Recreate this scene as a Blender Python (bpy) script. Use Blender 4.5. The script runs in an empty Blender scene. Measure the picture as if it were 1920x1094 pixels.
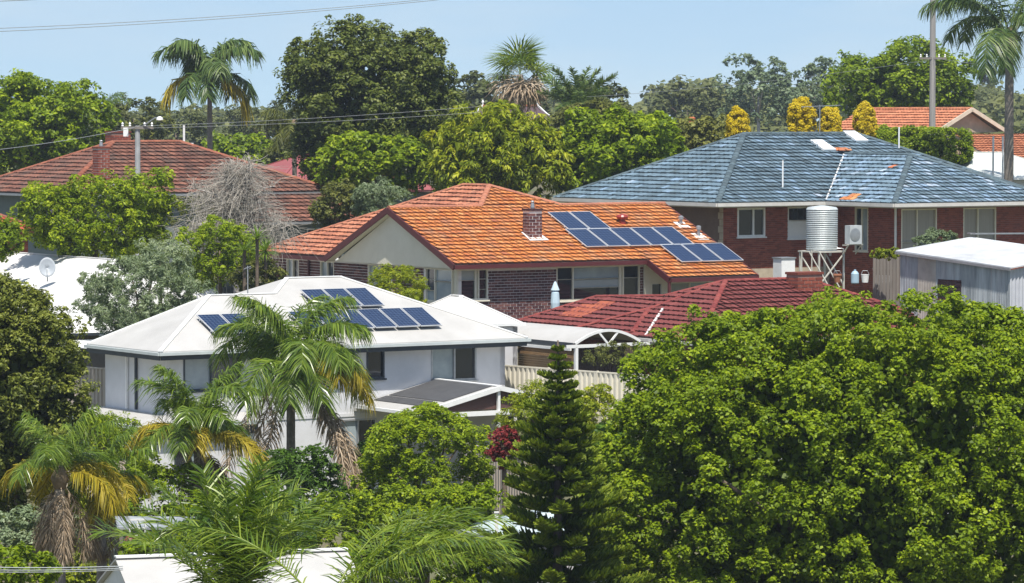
import bpy, math, random
import numpy as np
from mathutils import Vector, Matrix
R = math.radians
sc = bpy.context.scene
COL = sc.collection

# ------------------------------------------------------------------ camera, sky, sun, exposure
F, HZ, CX, CY = 7000.0, 215.0, 960.0, 547.0          # focal length in photo pixels, horizon row, centre
PITCH = math.atan((CY - HZ) / F)
CAMZ = 16.0
cam_d = bpy.data.cameras.new('camera'); cam = bpy.data.objects.new('camera', cam_d); COL.objects.link(cam)
cam.location = (0, 0, CAMZ); cam.rotation_euler = (R(90) - PITCH, 0, 0)
cam_d.sensor_width = 36; cam_d.lens = 36 * F / 1920; cam_d.clip_start = 1; cam_d.clip_end = 8000
sc.camera = cam
SUN_EL, SUN_AZ = R(63.5), math.atan2(0.12, -0.99)       # azimuth measured from +Y towards +X
w = bpy.data.worlds.new('World'); sc.world = w; w.use_nodes = True
wn = w.node_tree.nodes; wl = w.node_tree.links
bg = wn['Background']
sky = wn.new('ShaderNodeTexSky'); sky.sky_type = 'NISHITA'; sky.sun_disc = False
sky.sun_elevation = SUN_EL; sky.sun_rotation = SUN_AZ
sky.altitude = 50; sky.air_density = 1.0; sky.dust_density = 0.55; sky.ozone_density = 2.2
# the low sky of a clear summer day: the gradient is lifted a little so that it is blue down to the hills
wtc = wn.new('ShaderNodeTexCoord'); wadd = wn.new('ShaderNodeVectorMath'); wadd.operation = 'ADD'; wadd.inputs[1].default_value = (0, 0, 0.10)
wl.new(wtc.outputs['Generated'], wadd.inputs[0]); wl.new(wadd.outputs[0], sky.inputs[0])
wmp = wn.new('ShaderNodeMapping'); wmp.inputs['Scale'].default_value = (5, 5, 26); wmp.inputs['Rotation'].default_value = (0, .06, 0); wl.new(wtc.outputs['Generated'], wmp.inputs[0])
wno = wn.new('ShaderNodeTexNoise'); wno.inputs['Scale'].default_value = 1.6; wno.inputs['Detail'].default_value = 6; wl.new(wmp.outputs[0], wno.inputs['Vector'])
wra = wn.new('ShaderNodeMapRange'); wra.inputs[1].default_value = .42; wra.inputs[2].default_value = .78; wra.inputs[3].default_value = 0; wra.inputs[4].default_value = .85; wl.new(wno.outputs[0], wra.inputs[0])
wmx = wn.new('ShaderNodeMix'); wmx.data_type = 'RGBA'; wmx.inputs[7].default_value = (4.9, 5.75, 6.3, 1); wl.new(wra.outputs[0], wmx.inputs[0]); wl.new(sky.outputs[0], wmx.inputs[6])
wl.new(wmx.outputs[2], bg.inputs[0]); bg.inputs[1].default_value = 0.106
sun_d = bpy.data.lights.new('sun', 'SUN'); sun = bpy.data.objects.new('sun', sun_d); COL.objects.link(sun)
sun_d.energy = 5.0; sun_d.angle = R(0.53); sun_d.color = (1.0, 0.95, 0.87)
sdir = Vector((math.sin(SUN_AZ) * math.cos(SUN_EL), math.cos(SUN_AZ) * math.cos(SUN_EL), math.sin(SUN_EL)))
sun.rotation_euler = sdir.to_track_quat('Z', 'Y').to_euler(); sun.location = (0, -20, 60)
sc.view_settings.view_transform = 'Standard'; sc.view_settings.look = 'None'
sc.view_settings.exposure = 0.43; sc.view_settings.gamma = 1.0
sc.render.engine = 'CYCLES'
sc.cycles.use_denoising = True; sc.cycles.max_bounces = 6; sc.cycles.transparent_max_bounces = 6
sc.cycles.diffuse_bounces = 3; sc.cycles.transmission_bounces = 3; sc.cycles.volume_bounces = 0
sc.cycles.caustics_reflective = False; sc.cycles.caustics_refractive = False

def PX(px, py, D):
    """world point at distance D (along y) on the line of sight through photo pixel px, py"""
    f = Vector((0, math.cos(PITCH), -math.sin(PITCH))); u = Vector((0, math.sin(PITCH), math.cos(PITCH)))
    d = f * F + Vector((px - CX, 0, 0)) + u * (CY - py)
    d = d * (D / d.y)
    return Vector((d.x, d.y, d.z + CAMZ))
def S(D): return F / D                                 # photo pixels per metre at distance D

# ------------------------------------------------------------------ ground heights (absolute z)
def sm(a, b, x):
    t = np.clip((x - a) / (b - a), 0, 1); return t * t * (3 - 2 * t)
def gz(x, y):
    x = np.asarray(x, float); y = np.asarray(y, float)
    base = np.interp(y, [-50, 0, 70, 100, 122, 141, 147, 165, 185, 260, 420, 620, 800, 1100, 4000],
                     [-13, -14, -15.5, -15.2, -14.4, -13.6, -9.6, -9.2, -9.0, -9.6, -9.5, -4.5, -5.5, -14, -20])
    right = np.interp(y, [-50, 70, 110, 128, 147, 165, 185, 4000], [0, 0, 0.8, 3.3, 0.0, 0.4, 0.6, 0])
    left = np.interp(y, [-50, 100, 135, 150, 175, 195, 4000], [0, 0, 1.2, -1.8, -0.8, 0, 0])
    z = base + right * sm(0.2, 2.2, x) + left * (1 - sm(-15, -11, x))
    far = sm(380, 620, y)
    z = z + far * (1.0 + 1.2 * np.sin(x * 0.021 + 1.0) + 0.8 * np.sin(x * 0.05 + y * 0.01) + 0.3 * sm(10, 60, x) - 1.0 * sm(-20, 12, x) * (1 - sm(12, 45, x)))
    return z + CAMZ

# ------------------------------------------------------------------ mesh helpers
def tag(o, label=None, cat=None, group=None, kind=None):
    if label: o['label'] = label
    if cat: o['category'] = cat
    if group: o['group'] = group
    if kind: o['kind'] = kind
    return o
def link(o, parent=None):
    o.color = (0, 0, 0, 1)
    COL.objects.link(o)
    if parent is not None: o.parent = parent
    return o
def empty(name, loc, rz=0, label=None, cat=None, group=None):
    o = bpy.data.objects.new(name, None); COL.objects.link(o)
    o.location = loc; o.rotation_euler = (0, 0, rz); o.empty_display_size = 0.2
    return tag(o, label, cat, group, 'thing' if cat else None)
def mesh_np(name, V, Q, mat, parent=None, tint=None, smooth=False, tris=False):
    """fast mesh from numpy verts (N,3) and quads (M,4) (or triangles)"""
    me = bpy.data.meshes.new(name); V = np.asarray(V, np.float32); Q = np.asarray(Q, np.int32)
    k = 3 if tris else 4
    me.vertices.add(len(V)); me.vertices.foreach_set('co', V.ravel())
    me.loops.add(Q.size); me.loops.foreach_set('vertex_index', Q.ravel())
    me.polygons.add(len(Q)); me.polygons.foreach_set('loop_start', np.arange(0, Q.size, k, dtype=np.int32))
    if smooth: me.polygons.foreach_set('use_smooth', np.ones(len(Q), bool))
    me.update(calc_edges=True)
    if tint is not None:
        a = me.attributes.new('tint', 'FLOAT', 'FACE'); a.data.foreach_set('value', np.asarray(tint, np.float32))
    if mat: me.materials.append(mat)
    return link(bpy.data.objects.new(name, me), parent)
class MB:
    def __init__(s): s.v = []; s.f = []; s.t = []
    def add(s, vs, fs, t=0.0):
        b = len(s.v); s.v += [tuple(p) for p in vs]
        for f in fs: s.f.append(tuple(i + b for i in f)); s.t.append(t)
        return s
    def box(s, x0, x1, y0, y1, z0, z1, M=None, t=0.0):
        vs = [Vector((x, y, z)) for z in (z0, z1) for y in (y0, y1) for x in (x0, x1)]
        if M is not None: vs = [M @ p for p in vs]
        return s.add(vs, [(0, 2, 3, 1), (4, 5, 7, 6), (0, 1, 5, 4), (2, 6, 7, 3), (0, 4, 6, 2), (1, 3, 7, 5)], t)
    def bar(s, a, b, w, h=None, up=(0, 0, 1), t=0.0):
        a = Vector(a); b = Vector(b); d = (b - a).normalized(); h = h or w
        x = d.cross(Vector(up));  x = x.normalized() if x.length > 1e-4 else Vector((1, 0, 0))
        z = x.cross(d)
        vs = [p + x * (w / 2 * i) + z * (h / 2 * j) for p in (a, b) for i, j in ((-1, -1), (1, -1), (1, 1), (-1, 1))]
        return s.add(vs, [(0, 3, 2, 1), (4, 5, 6, 7), (0, 1, 5, 4), (1, 2, 6, 5), (2, 3, 7, 6), (3, 0, 4, 7)], t)
    def tube(s, pts, rad, n=6, cap=True, t=0.0):
        pts = [Vector(p) for p in pts]; m = len(pts)
        rad = rad if hasattr(rad, '__len__') else [rad] * m
        vs = []; ref = None
        for i, p in enumerate(pts):
            d = (pts[min(i + 1, m - 1)] - pts[max(i - 1, 0)]).normalized()
            if ref is None: ref = Vector((1, 0, 0)) if abs(d.x) < .8 else Vector((0, 1, 0))
            x = (ref - d * ref.dot(d)).normalized(); ref = x; y = d.cross(x)
            vs += [p + (x * math.cos(2 * math.pi * k / n) + y * math.sin(2 * math.pi * k / n)) * rad[i] for k in range(n)]
        fs = [(i * n + k, i * n + (k + 1) % n, (i + 1) * n + (k + 1) % n, (i + 1) * n + k) for i in range(m - 1) for k in range(n)]
        if cap: fs += [tuple(range(n))[::-1], tuple(range((m - 1) * n, m * n))]
        return s.add(vs, fs, t)
    def lathe(s, prof, n=24, c=(0, 0, 0), t=0.0):
        vs = [(c[0] + r * math.cos(2 * math.pi * k / n), c[1] + r * math.sin(2 * math.pi * k / n), c[2] + z) for r, z in prof for k in range(n)]
        fs = [(i * n + k, i * n + (k + 1) % n, (i + 1) * n + (k + 1) % n, (i + 1) * n + k) for i in range(len(prof) - 1) for k in range(n)]
        fs += [tuple(range(n))[::-1], tuple(range((len(prof) - 1) * n, len(prof) * n))]
        return s.add(vs, fs, t)
    def slab(s, poly, off, t=0.0):
        """polygon (list of 3D points) thickened by the vector off"""
        n = len(poly); off = Vector(off); p = [Vector(q) for q in poly]
        return s.add(p + [q + off for q in p], [tuple(range(n)), tuple(range(2 * n - 1, n - 1, -1))] + [(i, i + n, (i + 1) % n + n, (i + 1) % n) for i in range(n)], t)
    def build(s, name, mat, parent=None, smooth=False, loc=None):
        me = bpy.data.meshes.new(name); me.from_pydata(s.v, [], s.f)
        if smooth: me.polygons.foreach_set('use_smooth', [True] * len(s.f))
        if any(s.t):
            a = me.attributes.new('tint', 'FLOAT', 'FACE'); a.data.foreach_set('value', s.t)
        if mat: me.materials.append(mat)
        o = link(bpy.data.objects.new(name, me), parent)
        if loc is not None: o.location = loc
        return o

# ------------------------------------------------------------------ materials
def N(nt, typ, **kw):
    n = nt.nodes.new(typ)
    for k, v in kw.items(): setattr(n, k, v)
    return n
def tint_value(nt):
    """per-face tint attribute plus the red of the object colour (pieces that share a mesh)"""
    a = N(nt, 'ShaderNodeAttribute', attribute_name='tint'); oi = N(nt, 'ShaderNodeObjectInfo')
    sp = N(nt, 'ShaderNodeSeparateColor'); nt.links.new(oi.outputs['Color'], sp.inputs[0])
    m = N(nt, 'ShaderNodeMath', operation='ADD'); nt.links.new(a.outputs['Fac'], m.inputs[0]); nt.links.new(sp.outputs[0], m.inputs[1])
    return m.outputs[0]
def ramp(nt, stops, fac):
    r = N(nt, 'ShaderNodeValToRGB'); e = r.color_ramp.elements
    while len(e) < len(stops): e.new(0.5)
    for el, (p, c) in zip(e, stops): el.position = p; el.color = (*c, 1)
    nt.links.new(fac, r.inputs[0]); return r.outputs[0]
def noise(nt, scale, detail=4, rough=.6, coord='Object', stretch=None):
    tc = N(nt, 'ShaderNodeTexCoord'); n = N(nt, 'ShaderNodeTexNoise'); n.inputs['Scale'].default_value = scale
    n.inputs['Detail'].default_value = detail; n.inputs['Roughness'].default_value = rough
    if coord == 'World':
        g = N(nt, 'ShaderNodeNewGeometry'); src = g.outputs['Position']
    else: src = tc.outputs[coord]
    if stretch:
        mp = N(nt, 'ShaderNodeMapping'); mp.inputs['Scale'].default_value = stretch; nt.links.new(src, mp.inputs[0]); src = mp.outputs[0]
    nt.links.new(src, n.inputs['Vector']); return n.outputs['Fac']
def mix(nt, fac, a, b, mode='MIX'):
    m = N(nt, 'ShaderNodeMix', data_type='RGBA', blend_type=mode)
    for s, v in ((m.inputs[0], fac), (m.inputs[6], a), (m.inputs[7], b)):
        if hasattr(v, 'is_linked') or hasattr(v, 'links'): nt.links.new(v, s)
        elif isinstance(v, (int, float)): s.default_value = v
        else: s.default_value = (*v, 1)
    return m.outputs[2]
MATS = {}
def mat(name, col, rough=.6, col2=None, nscale=3.0, namp=1.0, metal=0, spec=.5, bump=0, bscale=30, coord='World', stretch=None):
    if name in MATS: return MATS[name]
    m = bpy.data.materials.new(name); m.use_nodes = True; nt = m.node_tree; b = nt.nodes['Principled BSDF']
    b.inputs['Roughness'].default_value = rough; b.inputs['Metallic'].default_value = metal
    b.inputs['Specular IOR Level'].default_value = spec
    if col2 is None: col2 = tuple(c * .8 for c in col)
    f = noise(nt, nscale, coord=coord, stretch=stretch)
    c = ramp(nt, [(.5 - .22 / namp, col2), (.5 + .2 / namp, col)], f); nt.links.new(c, b.inputs['Base Color'])
    if bump:
        bp = N(nt, 'ShaderNodeBump'); bp.inputs['Strength'].default_value = bump; bp.inputs['Distance'].default_value = .02
        nt.links.new(noise(nt, bscale, coord=coord), bp.inputs['Height']); nt.links.new(bp.outputs[0], b.inputs['Normal'])
    MATS[name] = m; return m
def piece_mat(name, stops, dirt, nscale=1.2, dirt_amt=.5, rough=.75, spec=.3, fine=25, lap=.62):
    """tiles and bricks: colour by piece, patches of lichen or grime across pieces, fine speckle"""
    m = bpy.data.materials.new(name); m.use_nodes = True; nt = m.node_tree; b = nt.nodes['Principled BSDF']
    b.inputs['Roughness'].default_value = rough; b.inputs['Specular IOR Level'].default_value = spec
    c = ramp(nt, stops, tint_value(nt))
    f = noise(nt, nscale, 6, .7, 'World'); fr = ramp(nt, [(.46, (0, 0, 0)), (.66, (1, 1, 1))], f)
    mm = N(nt, 'ShaderNodeMath', operation='MULTIPLY'); mm.inputs[1].default_value = dirt_amt; nt.links.new(fr, mm.inputs[0])
    c = mix(nt, mm.outputs[0], c, dirt)
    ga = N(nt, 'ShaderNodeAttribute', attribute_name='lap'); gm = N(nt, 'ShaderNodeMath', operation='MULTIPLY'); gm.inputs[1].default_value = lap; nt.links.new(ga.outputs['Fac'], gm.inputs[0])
    c = mix(nt, gm.outputs[0], c, tuple(v * .35 for v in dirt))  # lip faces darkened: course shadow lines painted in, together with grime at the laps
    sp = ramp(nt, [(.3, (.72, .72, .72)), (.7, (1.15, 1.15, 1.15))], noise(nt, fine, 3, .7, 'World'))
    c = mix(nt, 1.0, c, sp, 'MULTIPLY'); nt.links.new(c, b.inputs['Base Color'])
    MATS[name] = m; return m
def leaf_mat(name, stops, trans=.3, rough=.5, spec=.22):
    m = bpy.data.materials.new(name); m.use_nodes = True; nt = m.node_tree; b = nt.nodes['Principled BSDF']; out = nt.nodes['Material Output']
    b.inputs['Roughness'].default_value = rough; b.inputs['Specular IOR Level'].default_value = spec
    c = ramp(nt, stops, tint_value(nt)); nt.links.new(c, b.inputs['Base Color'])
    tr = N(nt, 'ShaderNodeBsdfTranslucent'); nt.links.new(mix(nt, 1.0, c, (1.5, 1.5, .6), 'MULTIPLY'), tr.inputs[0])
    ms = N(nt, 'ShaderNodeMixShader'); ms.inputs[0].default_value = trans
    nt.links.new(b.outputs[0], ms.inputs[1]); nt.links.new(tr.outputs[0], ms.inputs[2]); nt.links.new(ms.outputs[0], out.inputs[0])
    MATS[name] = m; return m
def glass_mat(name, col, rough=.05):
    return mat(name, col, rough, col, spec=.8)
WHITE_ROOF = mat('white roof sheet', (.47, .46, .44), .5, (.385, .375, .355), .7)
BRIGHT_ROOF = mat('bright white roof sheet', (.72, .71, .69), .45, (.64, .63, .61), .8)
CREAM = mat('cream paint', (.74, .70, .58), .6, (.68, .64, .52), 2)
WHITE = mat('white paint', (.80, .80, .78), .5, (.70, .70, .68), 3)
RENDER = mat('pale render', (.64, .64, .65), .8, (.56, .56, .565), 1.2, bump=.2)
MAROON = mat('maroon paint', (.10, .018, .02), .5, (.075, .015, .016))
GREYMETAL = mat('grey metal', (.42, .43, .44), .4, (.30, .31, .32), 5, metal=.6)
DARKTRIM = mat('dark blue grey trim', (.035, .045, .055), .5, (.025, .03, .04))
GLASS = glass_mat('dark window glass', (.018, .022, .028))
GLASSC = mat('curtained glass', (.34, .40, .42), .12, (.22, .27, .30), 1.5, spec=.8)
BLIND = mat('pale blind', (.40, .42, .40), .7, (.36, .38, .36))
MORTAR = mat('mortar', (.50, .46, .42), .9, (.40, .36, .33), 8)
TIMBER = mat('grey timber', (.23, .20, .17), .85, (.14, .125, .11), 6, stretch=(1, 1, .15))
BARK = mat('bark', (.16, .12, .085), .9, (.08, .06, .045), 5, bump=.6)
PALEBARK = mat('pale bark', (.50, .46, .43), .85, (.30, .27, .25), 5)
STONE = mat('pale stone', (.45, .38, .28), .85, (.32, .26, .19), 3)
LEADW = mat('white flashing', (.75, .74, .72), .6, (.5, .48, .46), 12)
# ------------------------------------------------------------------ pieces: tiles, bricks
_pm = {}
def piece_mesh(key, V, Fq, m):
    if key not in _pm:
        me = bpy.data.meshes.new(key); me.from_pydata([tuple(v) for v in V], [], [tuple(f) for f in Fq]); me.materials.append(m); _pm[key] = me
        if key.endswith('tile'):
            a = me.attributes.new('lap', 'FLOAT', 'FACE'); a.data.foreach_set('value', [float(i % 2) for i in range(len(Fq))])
    return _pm[key]
def place_pieces(parent, name, V, Fq, m, items, limit=300, rest_extra=None, key=None):
    """items: (origin, xaxis, yaxis, zaxis, tint, priority); the first `limit` become parts of their own, the rest one part of kind stuff"""
    items = sorted(items, key=lambda i: -i[5]); V = np.asarray(V, float); Fq = np.asarray(Fq)
    me = piece_mesh(key or (parent.name + name), V, Fq, m)
    for o, x, y, z, t, p in items[:limit]:
        ob = link(bpy.data.objects.new(name, me), parent); ob.color = (t, 0, 0, 1)
        M = Matrix.Identity(4); M.col[0][:3] = x; M.col[1][:3] = y; M.col[2][:3] = z; M.col[3][:3] = o
        ob.matrix_local = M
    rest = items[limit:]; vs, qs, ts, b = [], [], [], 0; ls = []
    for o, x, y, z, t, p in rest:
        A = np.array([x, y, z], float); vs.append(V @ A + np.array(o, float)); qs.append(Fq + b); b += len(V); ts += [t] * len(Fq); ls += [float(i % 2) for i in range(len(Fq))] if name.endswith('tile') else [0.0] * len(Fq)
    if rest_extra:
        for poly, t, lp in rest_extra:                      # clipped faces, fan-split into quads
            n = len(poly); vs.append(np.array(poly, float))
            for k in range(1, n - 1, 2):
                q = [0, k, k + 1, min(k + 2, n - 1)]
                qs.append(np.array([[b + i for i in q]] if q[3] != q[2] else [[b, b + k, b + k + 1, b + k + 1]])); ts.append(t); ls.append(lp)
            b += n
    if vs:
        # degenerate quads (triangles) are written through from_pydata
        me2 = bpy.data.meshes.new(name + '_courses')
        fl = [tuple(dict.fromkeys(map(int, f))) for q in qs for f in q]
        ok = [i for i, f in enumerate(fl) if len(f) > 2]
        me2.from_pydata(np.concatenate(vs).tolist(), [], [fl[i] for i in ok])
        a = me2.attributes.new('tint', 'FLOAT', 'FACE'); a.data.foreach_set('value', np.array([ts[i] for i in ok], np.float32))
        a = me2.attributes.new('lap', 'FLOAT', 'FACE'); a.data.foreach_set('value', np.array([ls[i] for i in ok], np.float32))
        me2.materials.append(m); ob = link(bpy.data.objects.new(name + '_courses', me2), parent); ob.color = (0, 0, 0, 1); ob['kind'] = 'stuff'
TW, TH = .31, .36
def tile_shape(TW=TW, TH=TH, lift=.062, lip=.05):
    k = TW / .31
    us = [0, .045 * k, .15 * k, .20 * k, .27 * k, TW]; hs = [.030, .030, .004, .018, .004, .004]; V, Fq = [], []
    for u, h in zip(us, hs): V.append((u, TH + .06, h - .012)); V.append((u, 0, h + lift)); V.append((u, 0, h + lift - lip))
    for i in range(len(us) - 1):
        a, b = 3 * i, 3 * (i + 1)
        Fq += [(a + 1, b + 1, b, a), (a + 2, b + 2, b + 1, a + 1)]
    return V, Fq
TV, TF = tile_shape()
def clip_poly(P, C):
    """Sutherland-Hodgman: polygon P [(u,v,w)] against convex counter-clockwise C [(u,v)]"""
    for i in range(len(C)):
        a, b = C[i], C[(i + 1) % len(C)]; ex, ey = b[0] - a[0], b[1] - a[1]; out = []
        if not P: return []
        d = [ex * (p[1] - a[1]) - ey * (p[0] - a[0]) for p in P]
        for k in range(len(P)):
            p, q, dp, dq = P[k], P[(k + 1) % len(P)], d[k], d[(k + 1) % len(P)]
            if dp >= 0: out.append(p)
            if (dp >= 0) != (dq >= 0):
                t = dp / (dp - dq); out.append(tuple(p[j] + (q[j] - p[j]) * t for j in range(3)))
        P = out
    return P
def tile_planes(root, planes, m, rng, limit=300, tintf=None, keyname='tile', deck=None, ts=1.0):
    """planes: list of (convex 3D polygon, eave direction, grid origin, priority). Lays courses of tiles over each."""
    items, extra = [], []; mb = MB(); TW, TH = .31 * ts, .36 * ts; TV, TF = tile_shape(TW, TH)
    for poly, udir, org, pri in planes:
        P = [Vector(p) for p in poly]; u = Vector(udir).normalized(); o = Vector(org)
        n = Vector((0, 0, 0))
        for i in range(len(P)): n += (P[i] - P[0]).cross(P[(i + 1) % len(P)] - P[0])
        n.normalize()
        if n.z < 0: n = -n
        v = n.cross(u).normalized()
        if v.z < 0: v = -v; u = -u
        if u.cross(v).dot(n) < 0: u = -u
        C = [((p - o).dot(u), (p - o).dot(v)) for p in P]
        area = sum(C[i][0] * C[(i + 1) % len(C)][1] - C[(i + 1) % len(C)][0] * C[i][1] for i in range(len(C)))
        if area < 0: C = C[::-1]
        mb.slab([p - n * .015 for p in P], -n * .05)
        def inside(a, b): return all((C[(i + 1) % len(C)][0] - C[i][0]) * (b - C[i][1]) - (C[(i + 1) % len(C)][1] - C[i][1]) * (a - C[i][0]) >= -1e-4 for i in range(len(C)))
        v0, v1 = min(c[1] for c in C), max(c[1] for c in C); u0, u1 = min(c[0] for c in C), max(c[0] for c in C)
        for j in range(math.floor(v0 / TH) - 1, math.ceil(v1 / TH) + 1):
            for i in range(math.floor(u0 / TW) - 1, math.ceil(u1 / TW) + 1):
                a = (i + .5 * (j % 2)) * TW; b = j * TH
                t = tintf(rng, pri, a, b, v1 - v0) if tintf else rng.random()
                tw = rng.uniform(-.006, .006)
                cs = [inside(a + x, b + y) for x in (0, TW) for y in (0, TH)]
                if all(cs):
                    items.append((o + u * a + v * b + n * (.016 * rng.random()) + v * rng.uniform(-.012, .012), u, v, (n + u * rng.uniform(-.03, .03)).normalized(), t, pri - b * .01 + rng.random() * .2))
                elif any(cs) or inside(a + TW / 2, b + TH / 2) or any(a < c[0] < a + TW and b < c[1] < b + TH for c in C):
                    for fi, f in enumerate(TF):
                        q = clip_poly([(TV[k][0] + a, min(TV[k][1], TH) + b, TV[k][2]) for k in f], [(c[0], c[1]) for c in C])
                        if len(q) > 2: extra.append(([tuple(o + u * p[0] + v * p[1] + n * p[2]) for p in q], t, float(fi % 2)))
    mb.build('roof_deck', deck or TIMBER, root)
    place_pieces(root, keyname, TV, TF, m, items, limit, extra)
def ridge_caps(root, lines, m, rng, r=.13, seg=.4, name='ridge_capping'):
    """half-round cap tiles laid in overlapping steps along each hip or ridge"""
    for a, b in lines:
        a, b = Vector(a), Vector(b); L = (b - a).length; d = (b - a) / L; k = max(1, round(L / seg)); mb = MB()
        x = d.cross(Vector((0, 0, 1))).normalized(); z = x.cross(d)
        for i in range(k):
            p0 = a + d * (L * i / k); p1 = a + d * (L * (i + 1) / k + .04)
            r0, r1 = r * 1.05, r * .92; vs = []
            for p, rr in ((p0, r0), (p1, r1)):
                for s in range(7):
                    an = math.pi * s / 6; vs.append(p + x * (math.cos(an) * rr) + z * (math.sin(an) * rr * .62 - .015 + .03))
            mb.add(vs, [(s, s + 1, s + 8, s + 7) for s in range(6)] + [(0, 6, 5, 4, 3, 2, 1)], rng.random())
        o = mb.build(name, m, root); o.color = (0, 0, 0, 1)
class Wall:
    """a vertical wall plane in house coordinates: a runs along it, z up, d outwards"""
    def __init__(s, org, d, out): s.o = Vector(org); s.d = Vector(d).normalized(); s.n = Vector(out).normalized()
    def M(s):
        m = Matrix.Identity(4); m.col[0][:3] = s.d; m.col[1][:3] = s.n; m.col[2][:3] = (0, 0, 1); m.col[3][:3] = s.o; return m
    def box(s, mb, a0, a1, z0, z1, d0, d1, t=0.0): return mb.box(a0, a1, d0, d1, z0, z1, s.M(), t)
def wall_body(root, W, L, z0, z1, m, name='wall', holes=(), th=.22):
    """wall slab with rectangular openings"""
    mb = MB(); xs = sorted({0, L} | {h[0] for h in holes} | {h[1] for h in holes})
    for a, b in zip(xs, xs[1:]):
        cuts = sorted([(h[2], h[3]) for h in holes if h[0] < (a + b) / 2 < h[1]]); z = z0
        for c0, c1 in cuts + [(z1, z1)]:
            if c0 - z > .01: W.box(mb, a, b, z, c0, -th, 0)
            z = max(z, c1)
    return mb.build(name, m, root)
def brickwork(root, W, L, z0, z1, m, rng, holes=(), limit=0, name='brick', bs=1.0, gap=.013):
    bl, bh, g = .23 * bs, .076 * bs, gap * bs; V = [(x, y, z) for z in (0, bh) for y in (-.02, .011) for x in (0, bl)]
    Fq = [(4, 5, 7, 6), (2, 6, 7, 3), (0, 4, 6, 2), (1, 3, 7, 5), (0, 2, 3, 1)]
    items = []; extra = []
    for j in range(int((z1 - z0) / (bh + g))):
        z = z0 + j * (bh + g); off = (j % 2) * (bl + g) / 2
        for i in range(-1, int(L / (bl + g)) + 1):
            a = i * (bl + g) + off; spans = [(max(a, 0), min(a + bl, L))]
            for h in holes:
                if h[2] - .01 < z + bh and z < h[3] + .01: spans = [s for a0, a1 in spans for s in ((a0, min(a1, h[0])), (max(a0, h[1]), a1)) if s[1] - s[0] > .02]
            for a0, a1 in spans:
                if a1 - a0 < .03: continue
                k = (a1 - a0) / bl; p = W.o + W.d * a0 + Vector((0, 0, z)) + W.n * (.004 * rng.random())
                items.append((p, W.d * k, W.n, Vector((0, 0, 1)), rng.random() * .98 + .01, rng.random() + (1 if k > .99 else -5)))
    place_pieces(root, name, V, Fq, m, items, limit, key='brick mesh ' + m.name + str(bs))
def window(root, W, a0, a1, z0, z1, frame, panes, depth=-.06, fw=.06, sill=True, name='window'):
    """panes: list of (fa0, fa1, fz0, fz1, material) in 0..1 of the opening; bars are drawn round each"""
    mb = MB(); fx = lambda f: a0 + (a1 - a0) * f; fz = lambda f: z0 + (z1 - z0) * f
    W.box(mb, a0, a1, z0, z0 + fw, depth - .03, .02); W.box(mb, a0, a1, z1 - fw, z1, depth - .03, .02)
    W.box(mb, a0, a0 + fw, z0 + fw, z1 - fw, depth - .03, .02); W.box(mb, a1 - fw, a1, z0 + fw, z1 - fw, depth - .03, .02)
    va = sorted({round(p[k], 4) for p in panes for k in (0, 1)} - {0, 1})
    for f in va: W.box(mb, fx(f) - fw / 2, fx(f) + fw / 2, z0 + fw, z1 - fw, depth - .028, .015)
    for p in panes:
        for k in (2, 3):
            if 0 < p[k] < 1: W.box(mb, fx(p[0]) + fw / 2, fx(p[1]) - fw / 2, fz(p[k]) - fw * .25, fz(p[k]) + fw * .25, depth - .026, .006)
    o = mb.build(name, frame, root)
    for f0, f1, g0, g1, m in panes:
        q = MB(); W.box(q, fx(f0) + .005, fx(f1) - .005, fz(g0) + .005, fz(g1) - .005, depth - .022, depth - .01); q.build('pane', m, o)
    if sill:
        q = MB(); W.box(q, a0 - .05, a1 + .05, z0 - .06, z0 - .002, -.05, .09); q.build('sill', frame, o)
    return o
def gutter(root, pts, m, name='gutter', w=.12, h=.11):
    mb = MB()
    for a, b in zip(pts, pts[1:]):
        a, b = Vector(a), Vector(b); e = (b - a).normalized() * .0
        mb.bar(a - e, b + e, w, h)
    return mb.build(name, m, root)
def hipcaps_sheet(root, lines, m, w=.16):
    for a, b in lines:
        a, b = Vector(a), Vector(b); mb = MB(); mb.bar(a + Vector((0, 0, .01)), b + Vector((0, 0, .01)), w, .035); mb.build('ridge_capping', m, root)
# ------------------------------------------------------------------ solar panels
def solar_mat():
    m = bpy.data.materials.new('solar cells'); m.use_nodes = True; nt = m.node_tree; b = nt.nodes['Principled BSDF']
    tc = N(nt, 'ShaderNodeTexCoord'); sep = N(nt, 'ShaderNodeSeparateXYZ'); nt.links.new(tc.outputs['Object'], sep.inputs[0])
    outs = []
    for ax, per, wid in ((0, .158, .07), (1, .158, .07), (0, .0527, .10)):
        d = N(nt, 'ShaderNodeMath', operation='DIVIDE'); d.inputs[1].default_value = per; nt.links.new(sep.outputs[ax], d.inputs[0])
        f = N(nt, 'ShaderNodeMath', operation='FRACT'); nt.links.new(d.outputs[0], f.inputs[0])
        l = N(nt, 'ShaderNodeMath', operation='LESS_THAN'); l.inputs[1].default_value = wid; nt.links.new(f.outputs[0], l.inputs[0]); outs.append(l.outputs[0])
    mx = N(nt, 'ShaderNodeMath', operation='MAXIMUM'); nt.links.new(outs[0], mx.inputs[0]); nt.links.new(outs[1], mx.inputs[1])
    cell = ramp(nt, [(.3, (.004, .013, .046)), (.7, (.007, .022, .072))], noise(nt, 9, 2, coord='World'))
    c = mix(nt, .0, cell, (.3, .36, .45)); c = mix(nt, mx.outputs[0], cell, (.10, .14, .21))
    f2 = N(nt, 'ShaderNodeMath', operation='MULTIPLY'); f2.inputs[1].default_value = .08; nt.links.new(outs[2], f2.inputs[0])
    c = mix(nt, f2.outputs[0], c, (.3, .38, .5)); nt.links.new(c, b.inputs['Base Color'])
    b.inputs['Roughness'].default_value = .12; b.inputs['Specular IOR Level'].default_value = .3
    return m
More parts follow.
